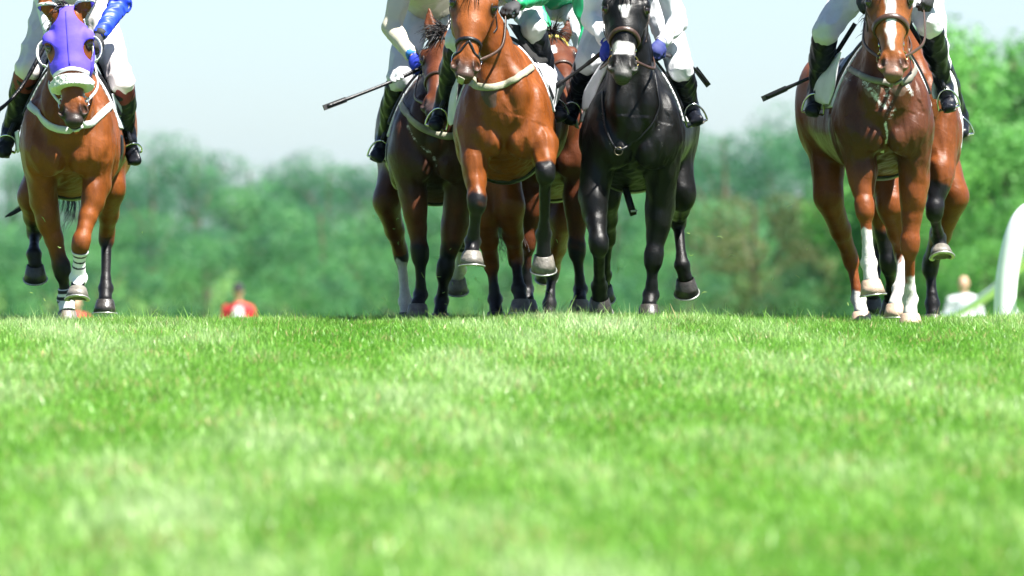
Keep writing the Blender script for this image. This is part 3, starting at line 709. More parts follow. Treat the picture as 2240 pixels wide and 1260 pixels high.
T[6] = horse(dict(Y=44.6, cx=1935, rx=1.0, dz=.02, drift=-.13, coat=(.195, .062, .013), chest=(.068, .021, .008), muzzle=(.14, .085, .065), mzk=.8, face=(.24, .085, .022),
    label='chestnut racehorse with white blaze and foamy sweat on its dark chest, nearest at the right',
    head=((1942, -76, -.14), (1955, 158, -.38)),
    blaze=[(.05, .58, .026, .020, 0), (.58, .80, .026, .008, -.002)],
    legs=[dict(t='f', j=[(1885, 372, .12), (1891, 457, .0), (1901, 576, -.02), (1905, 612, -.05)], hoof=((.12, -.08, -1), (0, -1, .1)), sock=1.42, hc='pale', g=1.06),
          dict(t='f', j=[(1999, 400, .18), (1990, 537, .13), (1991, 655, .2), (1991, 686, .18)], hoof=PL, sock=1.62, hc='pale', g=1.06),
          dict(t='h', j=[(1812, 430, 1.5), (1860, 562, 1.78), (1878, 655, 1.75), (1884, 682, 1.7)], hoof=PL, sock=1.85, hc='pale'),
          dict(t='h', j=[(1950, 450, 1.35), (1975, 555, 1.5), (1968, 632, 1.3), (1958, 665, 1.25)], hoof=PL, sock=1.25, hc='pale')],
    band=dict(path=[(1838, 130), (1850, 141), (1868, 156), (1890, 168), (1915, 176), (1940, 181), (1965, 180), (1988, 172), (2001, 155), (2006, 135), (2004, 112)], w=.036, mat=lambda: mat('grey_webbing', (.16, .15, .125), rough=.6, var=.25, bump=.2, bscale=150)),
    bridle=dict(mat=BROWN, nb=.565, tilt=.75, nw=.034, brow=True, bit=BRASS),
    foam=[([(1843, 150), (1850, 172), (1860, 178)], .03, .5), ([(1890, 178), (1912, 205), (1928, 230)], .032, .54), ([(1985, 190), (1995, 205)], .035, .58), ([(1900, 185), (1940, 195), (1985, 190)], .04, .47), ([(1940, 195), (1945, 225), (1950, 250)], .06, .44), ([(1935, 230), (1937, 270), (1942, 300), (1930, 332)], .014, .8)], tail=None))
T[2] = horse(dict(Y=47.0, cx=950, rx=1.0, dz=-.12, drift=-.06, coat=(.12, .042, .014), chest=(.042, .017, .010), black=(.55, 1.0), muzzle=(.03, .02, .02), h=.009, yaw=-.25, face=(.12, .035, .014),
    label='dark bay racehorse with foamy chest and white hind socks, under the jockey in cream',
    head=((968, 62, .05), (946, 238, -.36)), ears=(-.28, .085, .0),
    legs=[dict(t='f', j=[(905, 430, .1), (919, 555, .08), (920, 645, .12), (914, 665, .06)], hoof=PL, black=(.6, .95), g=1.05),
          dict(t='f', j=[(995, 490, .2), (973, 592, .2), (966, 658, .25), (963, 685, .2)], hoof=PL, black=(.3, .7), hc='dark'),
          dict(t='h', j=[(846, 440, 1.5), (877, 553, 1.75), (887, 660, 1.72), (889, 684, 1.7)], hoof=PL, sock=1.25, hc='dark', black=(.9, 1.0)),
          dict(t='h', j=[(1000, 430, 1.5), (1009, 530, 1.8), (1005, 590, 2.0), (1000, 606, 2.05)], hoof=((0, .4, -.9), (0, -1, -.3)), sock=1.1)],
    band=dict(path=[(878, 226), (886, 243), (897, 259), (912, 272), (930, 283), (950, 291), (970, 297), (990, 297)], w=.042, mat=CREAM),
    bridle=dict(mat=BROWN, nb=.60, tilt=.2, nw=.02, brow=True),
    foam=[([(893, 275), (905, 300), (925, 322), (942, 335)], .022, .52), ([(950, 345), (955, 362)], .02, .52)], mdir=(-.9, .2, .3), fdir=(-.7, -.3, .3), tail=None))
T[4] = horse(dict(Y=47.6, cx=1211, rx=1.0, dz=-.10, drift=.0, coat=(.10, .032, .011), black=(.45, .95), muzzle=(.03, .022, .02), h=.009, yaw=.25,
    label='bay racehorse with a yellow plaited browband, at the back between the two front horses',
    head=((1207, 68, .05), (1250, 188, -.46)), ears=(-.10, .09, .05), blaze=[(.30, .42, .016, .012, -.03)],
    legs=[dict(t='f', j=[(1165, 430, .1), (1153, 531, .08), (1151, 633, .12), (1153, 656, .06)], hoof=PL, black=(1.1, 1.6), g=1.05),
          dict(t='f', j=[(1262, 430, .1), (1262, 547, .08), (1270, 633, .12), (1268, 656, .06)], hoof=PL, black=(.7, 1.0), g=1.05),
          dict(t='h', j=[(1230, 480, 1.5), (1208, 590, 1.8), (1202, 665, 1.72), (1201, 685, 1.7)], hoof=PL, hc='dark', black=(.9, 1.2)),
          dict(t='h', j=[(1190, 470, 1.6), (1195, 520, 1.9), (1195, 560, 2.1), (1195, 580, 2.12)], hoof=((0, .5, -.85), (0, -1, -.5)), hc='dark')],
    bridle=dict(mat=BROWN, nb=.62, tilt=.2, nw=.02, brow=True, browmat=lambda: mat('yellow_plait', (.50, .42, .08), rough=.6)), fdir=(.1, -.4, .5), tail=None))
T[7] = horse(dict(Y=47.2, cx=2002, rx=1.02, dz=.0, drift=.02, coat=(.17, .055, .011), black=(.42, .62), muzzle=(.03, .022, .02), h=.009,
    label='bay racehorse with black legs, mostly hidden behind the chestnut with the blaze',
    head=((1941, -60, .05), (1950, 140, -.30)),
    legs=[dict(t='f', j=[(1918, 420, .1), (1944, 580, .1), (1950, 640, .3), (1950, 655, .35)], hoof=((0, .5, -.85), (0, -1, -.5)), hc='dark'),
          dict(t='f', j=[(2057, 372, .0), (2043, 462, -.1), (2053, 520, .10), (2057, 541, .08)], hoof=((.08, -.50, -.86), (0, -1, .4)), black=(.30, .5), g=1.05),
          dict(t='h', j=[(2086, 430, 1.5), (2034, 580, 1.78), (2040, 665, 1.72), (2041, 688, 1.7)], hoof=PL, hc='dark', black=(.55, .75), g=1.1),
          dict(t='h', j=[(1935, 450, 1.5), (1925, 540, 1.7), (1912, 632, 1.5), (1908, 650, 1.5)], hoof=((0, .3, -.95), (0, -1, -.3)), hc='dark')],
    bridle=dict(mat=BROWN, nb=.62, tilt=.2, nw=.02), tail=None))
# ------------------------------------------------------------------ people
def glove_solid(wr, d, pn, k=1.0):
    """palm, four curled fingers and a thumb"""
    S = Solid(); d = unit(d); pn = unit(pn - d * np.dot(pn, d)); lat = np.cross(d, pn); A = np.array((lat, pn, d))
    S.seg(wr - d * .02, wr + d * .03, (.030, .024), (.034, .022), lat, k=.01)
    S.ell(wr + d * .055, (.043 * k, .022, .045), k=.012, axes=A)
    for i in range(4):
        o = (i - 1.5) * .0205; ln = (.9, 1.05, 1.0, .8)[i]
        k0 = wr + d * (.088 - .004 * abs(i - 1.2)) + lat * o; k1 = k0 + (d * .022 + pn * .020) * ln; k2 = k1 + (pn * .026 - d * .010) * ln; k3 = k2 + (-d * .022 + pn * .000) * ln
        S.seg(k0, k1, .0108, .0100, k=.004); S.seg(k1, k2, .0100, .0092, k=.004); S.seg(k2, k3, .0092, .0085, k=.004)
    t0 = wr + d * .035 + lat * .034; t1 = t0 + d * .025 + pn * .02 + lat * .014; t2 = t1 + d * .018 + pn * .022 - lat * .010
    S.seg(t0, t1, .0135, .0115, k=.008); S.seg(t1, t2, .0112, .0095, k=.005)
    return S
def fold(V, Q, amp, f, seed):
    """small folds pushed along the surface normal"""
    e1 = V[Q[:, 1]] - V[Q[:, 0]]; e2 = V[Q[:, 3]] - V[Q[:, 0]]; nf = np.cross(e1, e2); N = np.zeros_like(V)
    for i in range(4):
        for c in range(3): N[:, c] += np.bincount(Q[:, i], nf[:, c], len(V))
    N /= np.linalg.norm(N, axis=1, keepdims=True) + 1e-12
    r = n3(V, f, seed); r = 1 - 2 * np.abs(r); return V + N * (amp * r)[:, None]
def solid_obj(S, name, m, parent, h=.007, amp=0, f=30, seed=1, attrs=None, cut=None):
    G = S.field(h)
    if cut is not None: X_, Y_, Z_ = G.axes(); G.F = np.maximum(G.F, cut(X_, Y_, Z_)).astype(f32)
    V, Q = G.mesh(); V = relax(V, Q, 1)
    if amp: V = fold(V, Q, amp, f, seed)
    return make_obj(name, V, Q, m, parent, attrs=attrs(V) if attrs else None), G

def jockey(j):
    Y = j['Y']; q = {k: P(v[0], v[1], Y + v[2]) for k, v in j['p'].items()}
    hip = q['hip']; base = np.array((hip[0], hip[1], hip[2] - .12))
    root = empty('person', base, j['label'], 'jockey', 'jockeys riding the galloping racehorses')
    neck = (q['shL'] + q['shR']) / 2 + np.array((0, -.03, .05)); head = neck + np.array((0, -.14, .14)) + np.array(j.get('hd', (0, 0, 0)))
    hL, hR = hip + np.array((-.10, 0, 0)), hip + np.array((.10, 0, 0))
    # body: one continuous figure
    B = Solid(); B.seg(hip, neck, (.145, .10), (.15, .09), k=.04); B.seg(neck, head - (0, 0, .03), .055, .05, k=.03)
    B.ell(head + (0, .01, .02), (.076, .098, .11), k=.02); B.ell(head + (0, -.05, -.06), (.045, .05, .05), k=.03)
    B.seg(head + (0, -.09, .01), head + (0, -.112, -.025), .010, .015, k=.012)
    for s in (-1, 1): B.ell(head + (s * .030, -.098, .012), (.017, .012, .010), k=.006, neg=True); B.ell(head + (s * .078, .01, -.0), (.010, .022, .032), k=.006)
    B.ell(head + (0, -.095, -.055), (.024, .008, .006), k=.004)
    for s, hh in (('L', hL), ('R', hR)):
        B.seg(neck - (0, 0, .03), q['sh' + s], .06, .055, k=.03); B.seg(q['sh' + s], q['el' + s], .050, .040, k=.02); B.seg(q['el' + s], q['wr' + s], .038, .026, k=.02)
        B.seg(hh, q['kn' + s], .080, .052, k=.03); B.seg(q['kn' + s], q['an' + s], .050, .026, k=.02); B.seg(q['an' + s], q['an' + s] * .85 + q['to' + s] * .15, .024, .020, k=.02)
    body, _ = solid_obj(B, 'body', SKIN(), root, h=.009)
    for s in (-1, 1): MB().ball(head + (s * .030, -.090, .012), .0115, 8, 6).build('eye', mat('person_eye', (.05, .03, .02), rough=.1), body)
    # shirt
    sm = j['shirt'](); Sh = Solid(); Sh.seg(hip * .8 + neck * .2, neck - (0, 0, .01), (.165, .125), (.17, .105), k=.05)
    for s in ('L', 'R'):
        Sh.seg(neck - (0, 0, .04), q['sh' + s], .072, .072, k=.04); Sh.seg(q['sh' + s], q['el' + s], .068, .054, k=.02)
    Sl = []
    if j.get('sleeve'):
        Sh.seg(q['elL'], q['wrL'] * .95 + q['elL'] * .05, .053, .036, k=.02)
        for s in ('R',):
            T_ = Solid(); T_.seg(q['el' + s], q['wr' + s] * .93 + q['el' + s] * .07, .056, .036, k=.02); T_.ell(q['el' + s], (.056, .056, .056))
            solid_obj(T_, 'sleeve', j['sleeve'](), root, h=.006, amp=.008, f=22, seed=3)
    else:
        for s in ('L', 'R'): Sh.seg(q['el' + s], q['wr' + s] * .95 + q['el' + s] * .05, .053, .036, k=.02)
    solid_obj(Sh, 'shirt', sm, root, h=.007, amp=.009, f=17, seed=2)
    bm = j.get('breeches', CLOTH)(); Br = Solid(); Br.ell(hip, (.175, .15, .14), k=.05)
    for s, hh in (('L', hL), ('R', hR)):
        kn, an = q['kn' + s], q['an' + s]; Br.seg(hh, kn, .105, .070, k=.04); Br.seg(kn, kn * .84 + an * .16, .066, .056, k=.02)
    solid_obj(Br, 'breeches', bm, root, h=.007, amp=.006, f=17, seed=4)
    for s in ('L', 'R'):
        kn, an, to = q['kn' + s], q['an' + s], q['to' + s]; Bo = Solid(); ax = unit(an - kn); fd = unit(to - an); fl = .235
        calf = kn * .55 + an * .45 + (0, .02, 0)
        tp = kn * .86 + an * .14
        Bo.seg(tp, calf, .069, .066, k=.02); Bo.seg(calf, an, .062, .044, k=.02); Bo.seg(an - fd * .02, an + fd * .05, .044, .042, k=.02)
        toe = an + fd * fl * .72; dwn = unit(ax - fd * np.dot(ax, fd)); heel = an + dwn * .045 - fd * .035; toe = toe + dwn * .03
        Bo.seg(heel, toe, (.036, .038), (.040, .028), np.cross(fd, dwn), k=.02)
        lat = np.cross(fd, dwn)
        bo, _ = solid_obj(Bo, 'boot', BOOT(), root, h=.006, amp=.005, f=22, seed=5)
        so_ = Solid(); so_.seg(heel + dwn * .034, toe + dwn * .026, (.036, .010), (.040, .009), lat, k=.005); so_.seg(heel + dwn * .042, heel + dwn * .042 + fd * .05, (.034, .014), (.034, .014), lat, k=.004)
        solid_obj(so_, 'sole', mat('boot_sole', (.06, .05, .04), rough=.6, var=.3), bo, h=.006)
        if j.get('cuff'): 
            cf = Solid(); cf.seg(tp - ax * .05, tp + ax * .04, .072, .070); solid_obj(cf, 'boot_cuff', j['cuff'](), bo, h=.007)
        # stirrup iron round the ball of the foot, on its leather
        c = (heel * .36 + toe * .64) + dwn * .005; sad = T[j['h']].get('saddle') or T[j['h']]['root']
        mb = MB(); top = c - dwn * .085 - (0, 0, .0); pts = [top] + [c - dwn * v + lat * u for u, v in ((.03, .07), (.052, .03), (.060, -.01), (.060, -.042))]
        pts2 = [top] + [c - dwn * v - lat * u for u, v in ((.03, .07), (.052, .03), (.060, -.01), (.060, -.042))]
        mb.tube(spline(pts, 3), .0055, 6); mb.tube(spline(pts2, 3), .0055, 6); mb.tube([pts[-1], pts2[-1]], .008, 6)
        st = mb.build('stirrup', STEEL(), sad)
        up = kn * .5 + hip * .5 + np.array((0, .0, -.12)); lt = MB(); pth = spline([top, top * .6 + up * .4 + np.array((.012 * (1 if s == 'R' else -1), .02, 0)), up], 5)
        lt.ribbon(pth, [np.array((0, -1, 0))] * len(pth), .026, .005); lt.build('stirrup_leather', LEATHER(), sad)
        # glove
        gm = j['glove' + s]() if ('glove' + s) in j else j['glove'](); d = np.array(j.get('hand' + s, (0.15 if s == 'L' else -.15, -.75, -.6))); pn = np.array(j.get('palm' + s, (.55 if s == 'L' else -.55, .2, -.8)))
        gs = glove_solid(q['wr' + s], d, pn); solid_obj(gs, 'glove', gm, root, h=.0042)
        q['fist' + s] = q['wr' + s] + unit(d) * .085 + unit(pn) * .03
        cu = MB(); w_ = q['wr' + s]; el = q['el' + s]; ff = unit(w_ - el); cu.tube([w_ - ff * .03, w_ - ff * .02, w_ + ff * .008], [.036, .037, .034], 14); cu.build('cuff', j.get('wcuff', lambda: gm)(), root)
    # cap with peak
    cp = Solid(); cp.ell(head + (0, .012, .04), (.098, .118, .10), k=.01); cp.seg(head + (-.04, -.12, .055), head + (.04, -.12, .055), (.035, .008), (.035, .008), (1, 0, 0), k=.02)
    solid_obj(cp, 'helmet', j['cap'](), root, h=.008, cut=lambda X_, Y_, Z_: f32(head[2] + .022) - Z_ + 0 * X_ + 0 * Y_)
    # reins from bit to fist
    tk = T[j['h']]
    for s, sn in (('L', -1), ('R', 1)):
        b = tk.get('bit%d' % sn)
        if b is None: continue
        f_ = q['fist' + s]; mid = (b + f_) / 2 + np.array((sn * j.get('rw', .05), .0, -j.get('slack', .05)))
        pp = spline([b, mid, f_], 8); MB().ribbon(pp, [np.array((sn, -.5, .2))] * len(pp), .018, .005).build('rein', j.get('rein', BROWN)(), tk['bridle'])
    return root, q
def cl(name, rgb, **k): return lambda: mat(name, rgb, rough=k.pop('rough', .75) if 'rough' in k else .75, bump=.3, bscale=18, var=.08)
SILKW = cl('white_silk', (.60, .61, .65)); CREAMC = cl('cream_shirt', (.50, .47, .36)); GREEN = cl('green_silk', (.008, .30, .115), rough=.5); BLUES = cl('blue_sleeve', (.012, .045, .62), rough=.5)
GBLK = cl('black_glove', (.014, .015, .018)); GBLU = cl('blue_glove', (.008, .03, .42)); GNAV = cl('navy_glove', (.012, .02, .13)); GWHT = cl('pale_glove', (.55, .57, .55))
MAROON = cl('maroon_leather', (.16, .018, .02)); PINKW = cl('tinted_breeches', (.60, .55, .55))
JO = {}
JO[1] = jockey(dict(h=1, Y=45.2, label='jockey in white with one blue sleeve, on the bay in the purple hood', shirt=SILKW, sleeve=BLUES, glove=GBLK, cap=BLUES, cuff=MAROON, rein=WHITEW,
    p=dict(hip=(160, -10, 1.0), shL=(100, -95, .45), shR=(232, -90, .45), elL=(95, 0, .45), elR=(262, 8, .5), wrL=(112, 70, .25), wrR=(217, 78, .22), knL=(62, 150, .52), knR=(265, 178, .52), anL=(24, 280, .85), anR=(277, 290, .85), toL=(8, 335, .72), toR=(298, 360, .76)), handR=(-.3, -.6, -.7), breeches=PINKW))
JO[2] = jockey(dict(h=2, Y=47.0, label='jockey in a cream shirt holding a long black whip out to the left', shirt=CREAMC, glove=GBLU, cap=CREAMC, wcuff=cl('blue_cuff', (.02, .16, .5)),
    p=dict(hip=(945, 25, 1.0), shL=(893, -62, .5), shR=(1010, -70, .5), elL=(855, 58, .42), elR=(1050, 40, .42), wrL=(902, 122, .18), wrR=(990, 115, .18), knL=(874, 172, .55), knR=(1005, 170, .55), anL=(840, 305, .9), anR=(1035, 300, .9), toL=(822, 345, .70), toR=(1045, 340, .7)), handL=(.35, -.5, -.7)))
JO[3] = jockey(dict(h=3, Y=45.0, label='jockey in a green shirt with black gloves, on the front bay with one foreleg folded', shirt=GREEN, glove=GBLK, cap=GREEN,
    p=dict(hip=(1092, -40, 1.0), shL=(1040, -120, .4), shR=(1150, -105, .4), elL=(1000, -35, .45), elR=(1180, -12, .45), wrL=(1062, 0, .15), wrR=(1132, 8, .15), knL=(1003, 90, .48), knR=(1166, 62, .5), anL=(968, 235, .85), anR=(1205, 212, .85), toL=(950, 275, .65), toR=(1228, 258, .66)), handR=(-.6, -.6, -.35), palmR=(-.3, .0, -.9)))
JO[4] = jockey(dict(h=4, Y=47.6, label='jockey in green with pale gloves, at the back on the bay with yellow browband', shirt=GREEN, glove=GWHT, cap=GREEN,
    p=dict(hip=(1215, -5, 1.0), shL=(1158, -75, .5), shR=(1258, -60, .5), elL=(1172, 20, .45), elR=(1290, 62, .4), wrL=(1205, 100, .2), wrR=(1277, 108, .2), knL=(1155, 120, .55), knR=(1292, 125, .55), anL=(1140, 240, .9), anR=(1262, 225, .9), toL=(1130, 280, .7), toR=(1262, 268, .7)), handR=(-.2, -.5, -.8)))
JO[5] = jockey(dict(h=5, Y=45.3, label='jockey all in white with blue gloves, on the black horse', shirt=SILKW, gloveL=GBLU, gloveR=GNAV, cap=SILKW,
    p=dict(hip=(1390, -35, 1.0), shL=(1315, -85, .45), shR=(1445, -85, .45), elL=(1296, 42, .45), elR=(1481, 50, .45), wrL=(1328, 92, .15), wrR=(1447, 92, .15), knL=(1285, 135, .5), knR=(1488, 150, .5), anL=(1258, 222, .85), anR=(1508, 228, .85), toL=(1245, 262, .65), toR=(1525, 260, .66)), handL=(-.1, -.6, -.7), handR=(-.35, -.6, -.65)))
JO[6] = jockey(dict(h=6, Y=44.6, label='jockey in white breeches and black boots, on the chestnut with the white blaze', shirt=SILKW, glove=GBLK, cap=GREEN,
    p=dict(hip=(1935, -60, 1.0), shL=(1872, -140, .4), shR=(2005, -140, .4), elL=(1850, -45, .45), elR=(2048, -40, .45), wrL=(1884, -12, .2), wrR=(2030, -18, .25), knL=(1806, 68, .5), knR=(2034, 52, .5), anL=(1786, 200, .85), anR=(2066, 190, .85), toL=(1776, 246, .66), toR=(2076, 232, .68)), handR=(-.1, -.5, -.8)))
JO[7] = jockey(dict(h=7, Y=47.2, label='jockey behind the right hand chestnut, only one black boot in its stirrup in sight', shirt=SILKW, glove=GBLK, cap=SILKW,
    p=dict(hip=(1985, -30, 1.0), shL=(1930, -110, .5), shR=(2035, -110, .5), elL=(1905, -30, .45), elR=(2030, -30, .45), wrL=(1930, 20, .2), wrR=(1985, 20, .2), knL=(1925, 110, .55), knR=(2052, 135, .55), anL=(1905, 250, .9), anR=(2100, 255, .9), toL=(1895, 290, .7), toR=(2100, 298, .66))))

# ------------------------------------------------------------------ whips
def whip(pts, label, flap=True, Yb=45.0, mark=None):
    pts = [P(x, y, Yb + d) for x, y, d in pts]; mb = MB(); pp = spline(pts, 8); n = len(pp)
    mb.tube(pp, [.0125 if i < n * .32 else (.010 if i < n * .7 else .0115) for i in range(n)], 10)
    base = pts[0]; root = empty('riding_whip', base, label, 'whip')
    mb.build('shaft', LEATHER(), root)
    e = pp[-1]; d = unit(pp[-1] - pp[-4]); up = unit(np.cross(d, (0, 1, 0)))
    MB().box(e - d * .05, (.075, .005, .016), np.array((d, np.cross(d, up), up))).build('flap', mat('whip_flap', (.02, .02, .022), rough=.5), root, smooth=False)
    MB().tube([base + d * -.015, base], [.017, .015], 10).build('knob', LEATHER(), root)
    if mark is not None:
        for k in mark: 
            c = pp[int(n * k)]; MB().tube([c - d * .012, c + d * .012], .0135, 10).build('tape_mark', CLOTH(), root)
    return root
whip([(918, 150, .10), (860, 177, .02), (790, 205, -.08), (716, 233, -.18)], 'long black whip with white tape marks held out by the jockey in cream', Yb=47.0, mark=(.27, .31, .35))
whip([(1826, 144, .95), (1800, 157, .95), (1745, 182, .97), (1676, 213, 1.0)], 'black whip pointing left behind the boot of the rider on the chestnut', Yb=44.6)
whip([(1320, 112, .12), (1282, 142, .2), (1236, 175, .3), (1200, 200, .4)], 'black whip slanting down left from the blue glove on the black horse', Yb=45.3)
whip([(1430, 108, .15), (1480, 128, .6), (1520, 152, .9), (1545, 181, 1.0)], 'dark bent whip tip sticking out behind the white thigh on the black horse', Yb=45.3)
whip([(108, 80, .2), (60, 170, .1), (20, 222, .0), (-40, 268, -.1)], 'black whip held low at the left edge by the jockey in blue and white', Yb=45.2)

# ------------------------------------------------------------------ fitted covers and flaring cloths
def panel(h, name, m, outline, th=.006, parent=None, sag=.012):
    """cloth hanging at a horse's side: rows of (px,py,dy) pairs, inner and outer edge"""
    tk = T[h]; Y = tk['Y']; rows = []
    A_ = spline([np.append(P(a[0], a[1], Y + a[2]), 0)[:3] for a, b in outline], 5); B_ = spline([P(b[0], b[1], Y + b[2]) for a, b in outline], 5)
    for i, (p, q) in enumerate(zip(A_, B_)):
        rows.append([p * (1 - t) + q * t + np.array((0, 1, 0)) * (sag * math.sin(t * 9 + i * .4)) for t in np.linspace(0, 1, 7)])
    mb = MB(); mb.sheet(rows, th); return mb.build(name, m, parent or tk['root'])
W_ = CLOTH()
panel(3, 'saddle_cloth', W_, [((1168, 138, .42), (1206, 134, .75)), ((1182, 152, .42), (1226, 160, .80)), ((1192, 178, .44), (1237, 182, .82)), ((1200, 205, .50), (1224, 212, .75)), ((1203, 232, .56), (1212, 238, .68))])
panel(3, 'saddle_flap', mat('black_felt', (.012, .012, .012), rough=.9), [((1112, 52, .40), (1150, 58, .62)), ((1130, 80, .40), (1180, 85, .66)), ((1150, 110, .40), (1212, 128, .70)), ((1164, 142, .41), (1196, 138, .62))])
panel(3, 'saddle_cloth', W_, [((1003, 165, .42), (998, 170, .75)), ((1000, 200, .44), (985, 212, .60)), ((998, 240, .5), (980, 262, .62)), ((998, 268, .55), (985, 275, .60))])
panel(5, 'saddle_cloth', W_, [((1338, 120, .22), (1320, 128, .35)), ((1326, 155, .24), (1296, 168, .38)), ((1310, 190, .28), (1277, 205, .42)), ((1290, 236, .32), (1274, 242, .42))])
panel(5, 'saddle_cloth', W_, [((1262, 262, .7), (1258, 258, .9)), ((1266, 282, .7), (1258, 278, .9))])
panel(6, 'saddle_cloth', W_, [((1840, 112, .40), (1832, 118, .7)), ((1834, 140, .42), (1805, 150, .72)), ((1828, 175, .44), (1782, 178, .78)), ((1822, 205, .48), (1777, 214, .8)), ((1812, 228, .52), (1800, 228, .7))])
panel(6, 'saddle_cloth', W_, [((1778, 198, .9), (1772, 200, 1.05)), ((1768, 222, .9), (1757, 226, 1.1)), ((1765, 240, .9), (1757, 244, 1.05))])
panel(6, 'saddle_cloth', W_, [((2050, 148, .8), (2068, 140, 1.0)), ((2042, 175, .8), (2088, 172, 1.05)), ((2038, 200, .8), (2095, 205, 1.1)), ((2042, 216, .8), (2096, 228, 1.1))])
panel(7, 'saddle_cloth', W_, [((2068, 235, .5), (2098, 232, .7)), ((2068, 275, .5), (2106, 270, .7)), ((2074, 310, .5), (2102, 330, .7))])
panel(2, 'saddle_cloth', W_, [((884, 205, .45), (878, 210, .7)), ((868, 240, .46), (858, 250, .75)), ((862, 280, .5), (853, 290, .75)), ((862, 305, .55), (856, 306, .7))])
panel(1, 'saddle_cloth', W_, [((245, 205, .45), (262, 200, .75)), ((250, 228, .46), (286, 236, .8)), ((254, 248, .5), (280, 246, .78)), ((258, 256, .55), (266, 254, .7))])
panel(1, 'saddle_cloth', W_, [((40, 285, .5), (32, 290, .8)), ((44, 330, .55), (38, 335, .8))])

# purple hood, fleece noseband, bandages of the left horse
tk = T[1]; H = tk['H']; hp, a_, sd_, Nn_, L_, hs_ = tk['hp'], tk['a'], tk['sd'], tk['Nn'], tk['L'], tk['hs']
def headco(p):
    v = p - hp.astype(f32); return (v @ a_.astype(f32)) / f32(L_), (v @ sd_.astype(f32)) / f32(hs_), (v @ Nn_.astype(f32)) / f32(hs_)
blo = np.minimum.reduce([H(u, s, n) for u in (-.2, 1.1) for s in (-.17, .17) for n in (-.3, .1)]); bhi = np.maximum.reduce([H(u, s, n) for u in (-.2, 1.1) for s in (-.17, .17) for n in (-.3, .1)])
def hood_bind(p, low=True):
    u, s, n = headco(p); e = (u - (.555 + .15 * np.abs(s))) * L_; d = np.abs(e + .004) - .010; t = np.abs((u + .072) * L_) - .008
    return np.maximum(d if low else t, -.20 - n)
def hood_reg(p, grow=0.0, rim=False):
    u, s, n = headco(p); d = np.maximum((u - (.555 + .15 * np.abs(s)) - grow) * L_, (-.08 - grow - u) * L_); d = np.maximum(d, -.20 - n)
    for sg in (-1, 1):
        eye = np.sqrt(((u - .36) * L_ / .058) ** 2 + ((s - sg * .108) / .048) ** 2 + ((n + .05) / .09) ** 2) - 1; d = np.maximum(d, -eye * .045 - grow)
        ear = np.sqrt(((u - .0) * L_ / .075) ** 2 + ((s - sg * .078) / .043) ** 2) - 1; d = np.maximum(d, -ear * .04 - grow)
    return d
if True:
    hood = shell_part(tk, 'hood', mat('purple_cotton', (.085, .05, .68), rough=.8, bump=.5, bscale=12, var=.12), lambda p: hood_reg(p), .009, .012, blo, bhi, src='HS')
    shell_part(tk, 'binding', CLOTH(), lambda p: hood_bind(p, False), .012, .012, blo, bhi, src='HS', parent=hood)
    shell_part(tk, 'binding', CLOTH(), hood_bind, .012, .012, blo, bhi, src='HS', parent=hood)
    sm_ = tk['G'].snap([H(u_, 0, 0) for u_ in np.linspace(.02, .52, 14)], .0105); MB().ribbon(sm_, tk['G'].grad(sm_), .009, .0025).build('seam', mat('purple_seam', (.05, .03, .42), rough=.8), hood)
    for s in (-1, 1):    # half cups beside the eyes
        mb = MB(); pts = []; nr = []
        cc = H(.36, s * .118, -.05)
        rows = []
        for i in range(9):
            t = -1.45 + 2.9 * i / 8; e = cc + a_ * (.074 * math.sin(t)) + sd_ * s * (.040 * math.cos(t) - .012) - Nn_ * .01; o = e + sd_ * s * .014 * math.cos(t) + Nn_ * .040
            rows.append([e * (1 - k) + o * k for k in (0, .5, 1)])
        mb.sheet(rows, .005); mb.build('eye_cup', CLOTH(), hood)
    fl = lambda q_: (.026 + .004 * n3(q_, 90, 2) + .003 * n3(q_, 240, 5)).astype(f32)
    shell_part(tk, 'fleece_noseband', mat('fleece', (.58, .60, .58), rough=.95, bump=.9, bscale=110, var=.1, sheen=.3), lambda p: (lambda u, s, n: np.maximum(np.abs(u - .66 + .0 * n) * L_ - .030 + .5 * np.maximum(np.abs(s) - .07, 0), -.10 - n))(*headco(p)), .026, .03, blo, bhi, src='HS', noise=fl)
def bandage(tk, li, u0, u1, stripes, h=.004, name='bandage'):
    lg, J = tk['legs'][li]; K, F, C = J[1], J[2], J[3]; lo = np.minimum(K, C) - .08; hi = np.maximum(K, C) + .08
    def par(p):
        t = ((p - K) @ (F - K)) / ((F - K) @ (F - K)); t2 = ((p - F) @ (C - F)) / ((C - F) @ (C - F)); return np.where(t < 1, t, 1 + np.clip(t2, 0, 5) * .2)
    Lk = np.linalg.norm(F - K)
    def at(V):
        t = par(V); c = np.tile((.66, .67, .68), (len(V), 1))
        for s0, s1 in stripes: m = (t > s0) & (t < s1); c[m] = (.012, .012, .018)
        return {'Col': c}
    return shell_part(tk, name, mat('bandage_cloth', rough=.85, attr='Col', bump=.3, bscale=120, var=.06), lambda p: (np.maximum(u0 - par(p), par(p) - u1) * Lk).astype(f32), .006, .012, lo, hi, h=h, attrs=at)
bandage(T[1], 1, .22, 1.12, [(.30, .35), (.46, .51), (.62, .67)])
bandage(T[1], 0, .62, 1.20, [(.64, .76), (.86, .97), (1.01, 1.06)])
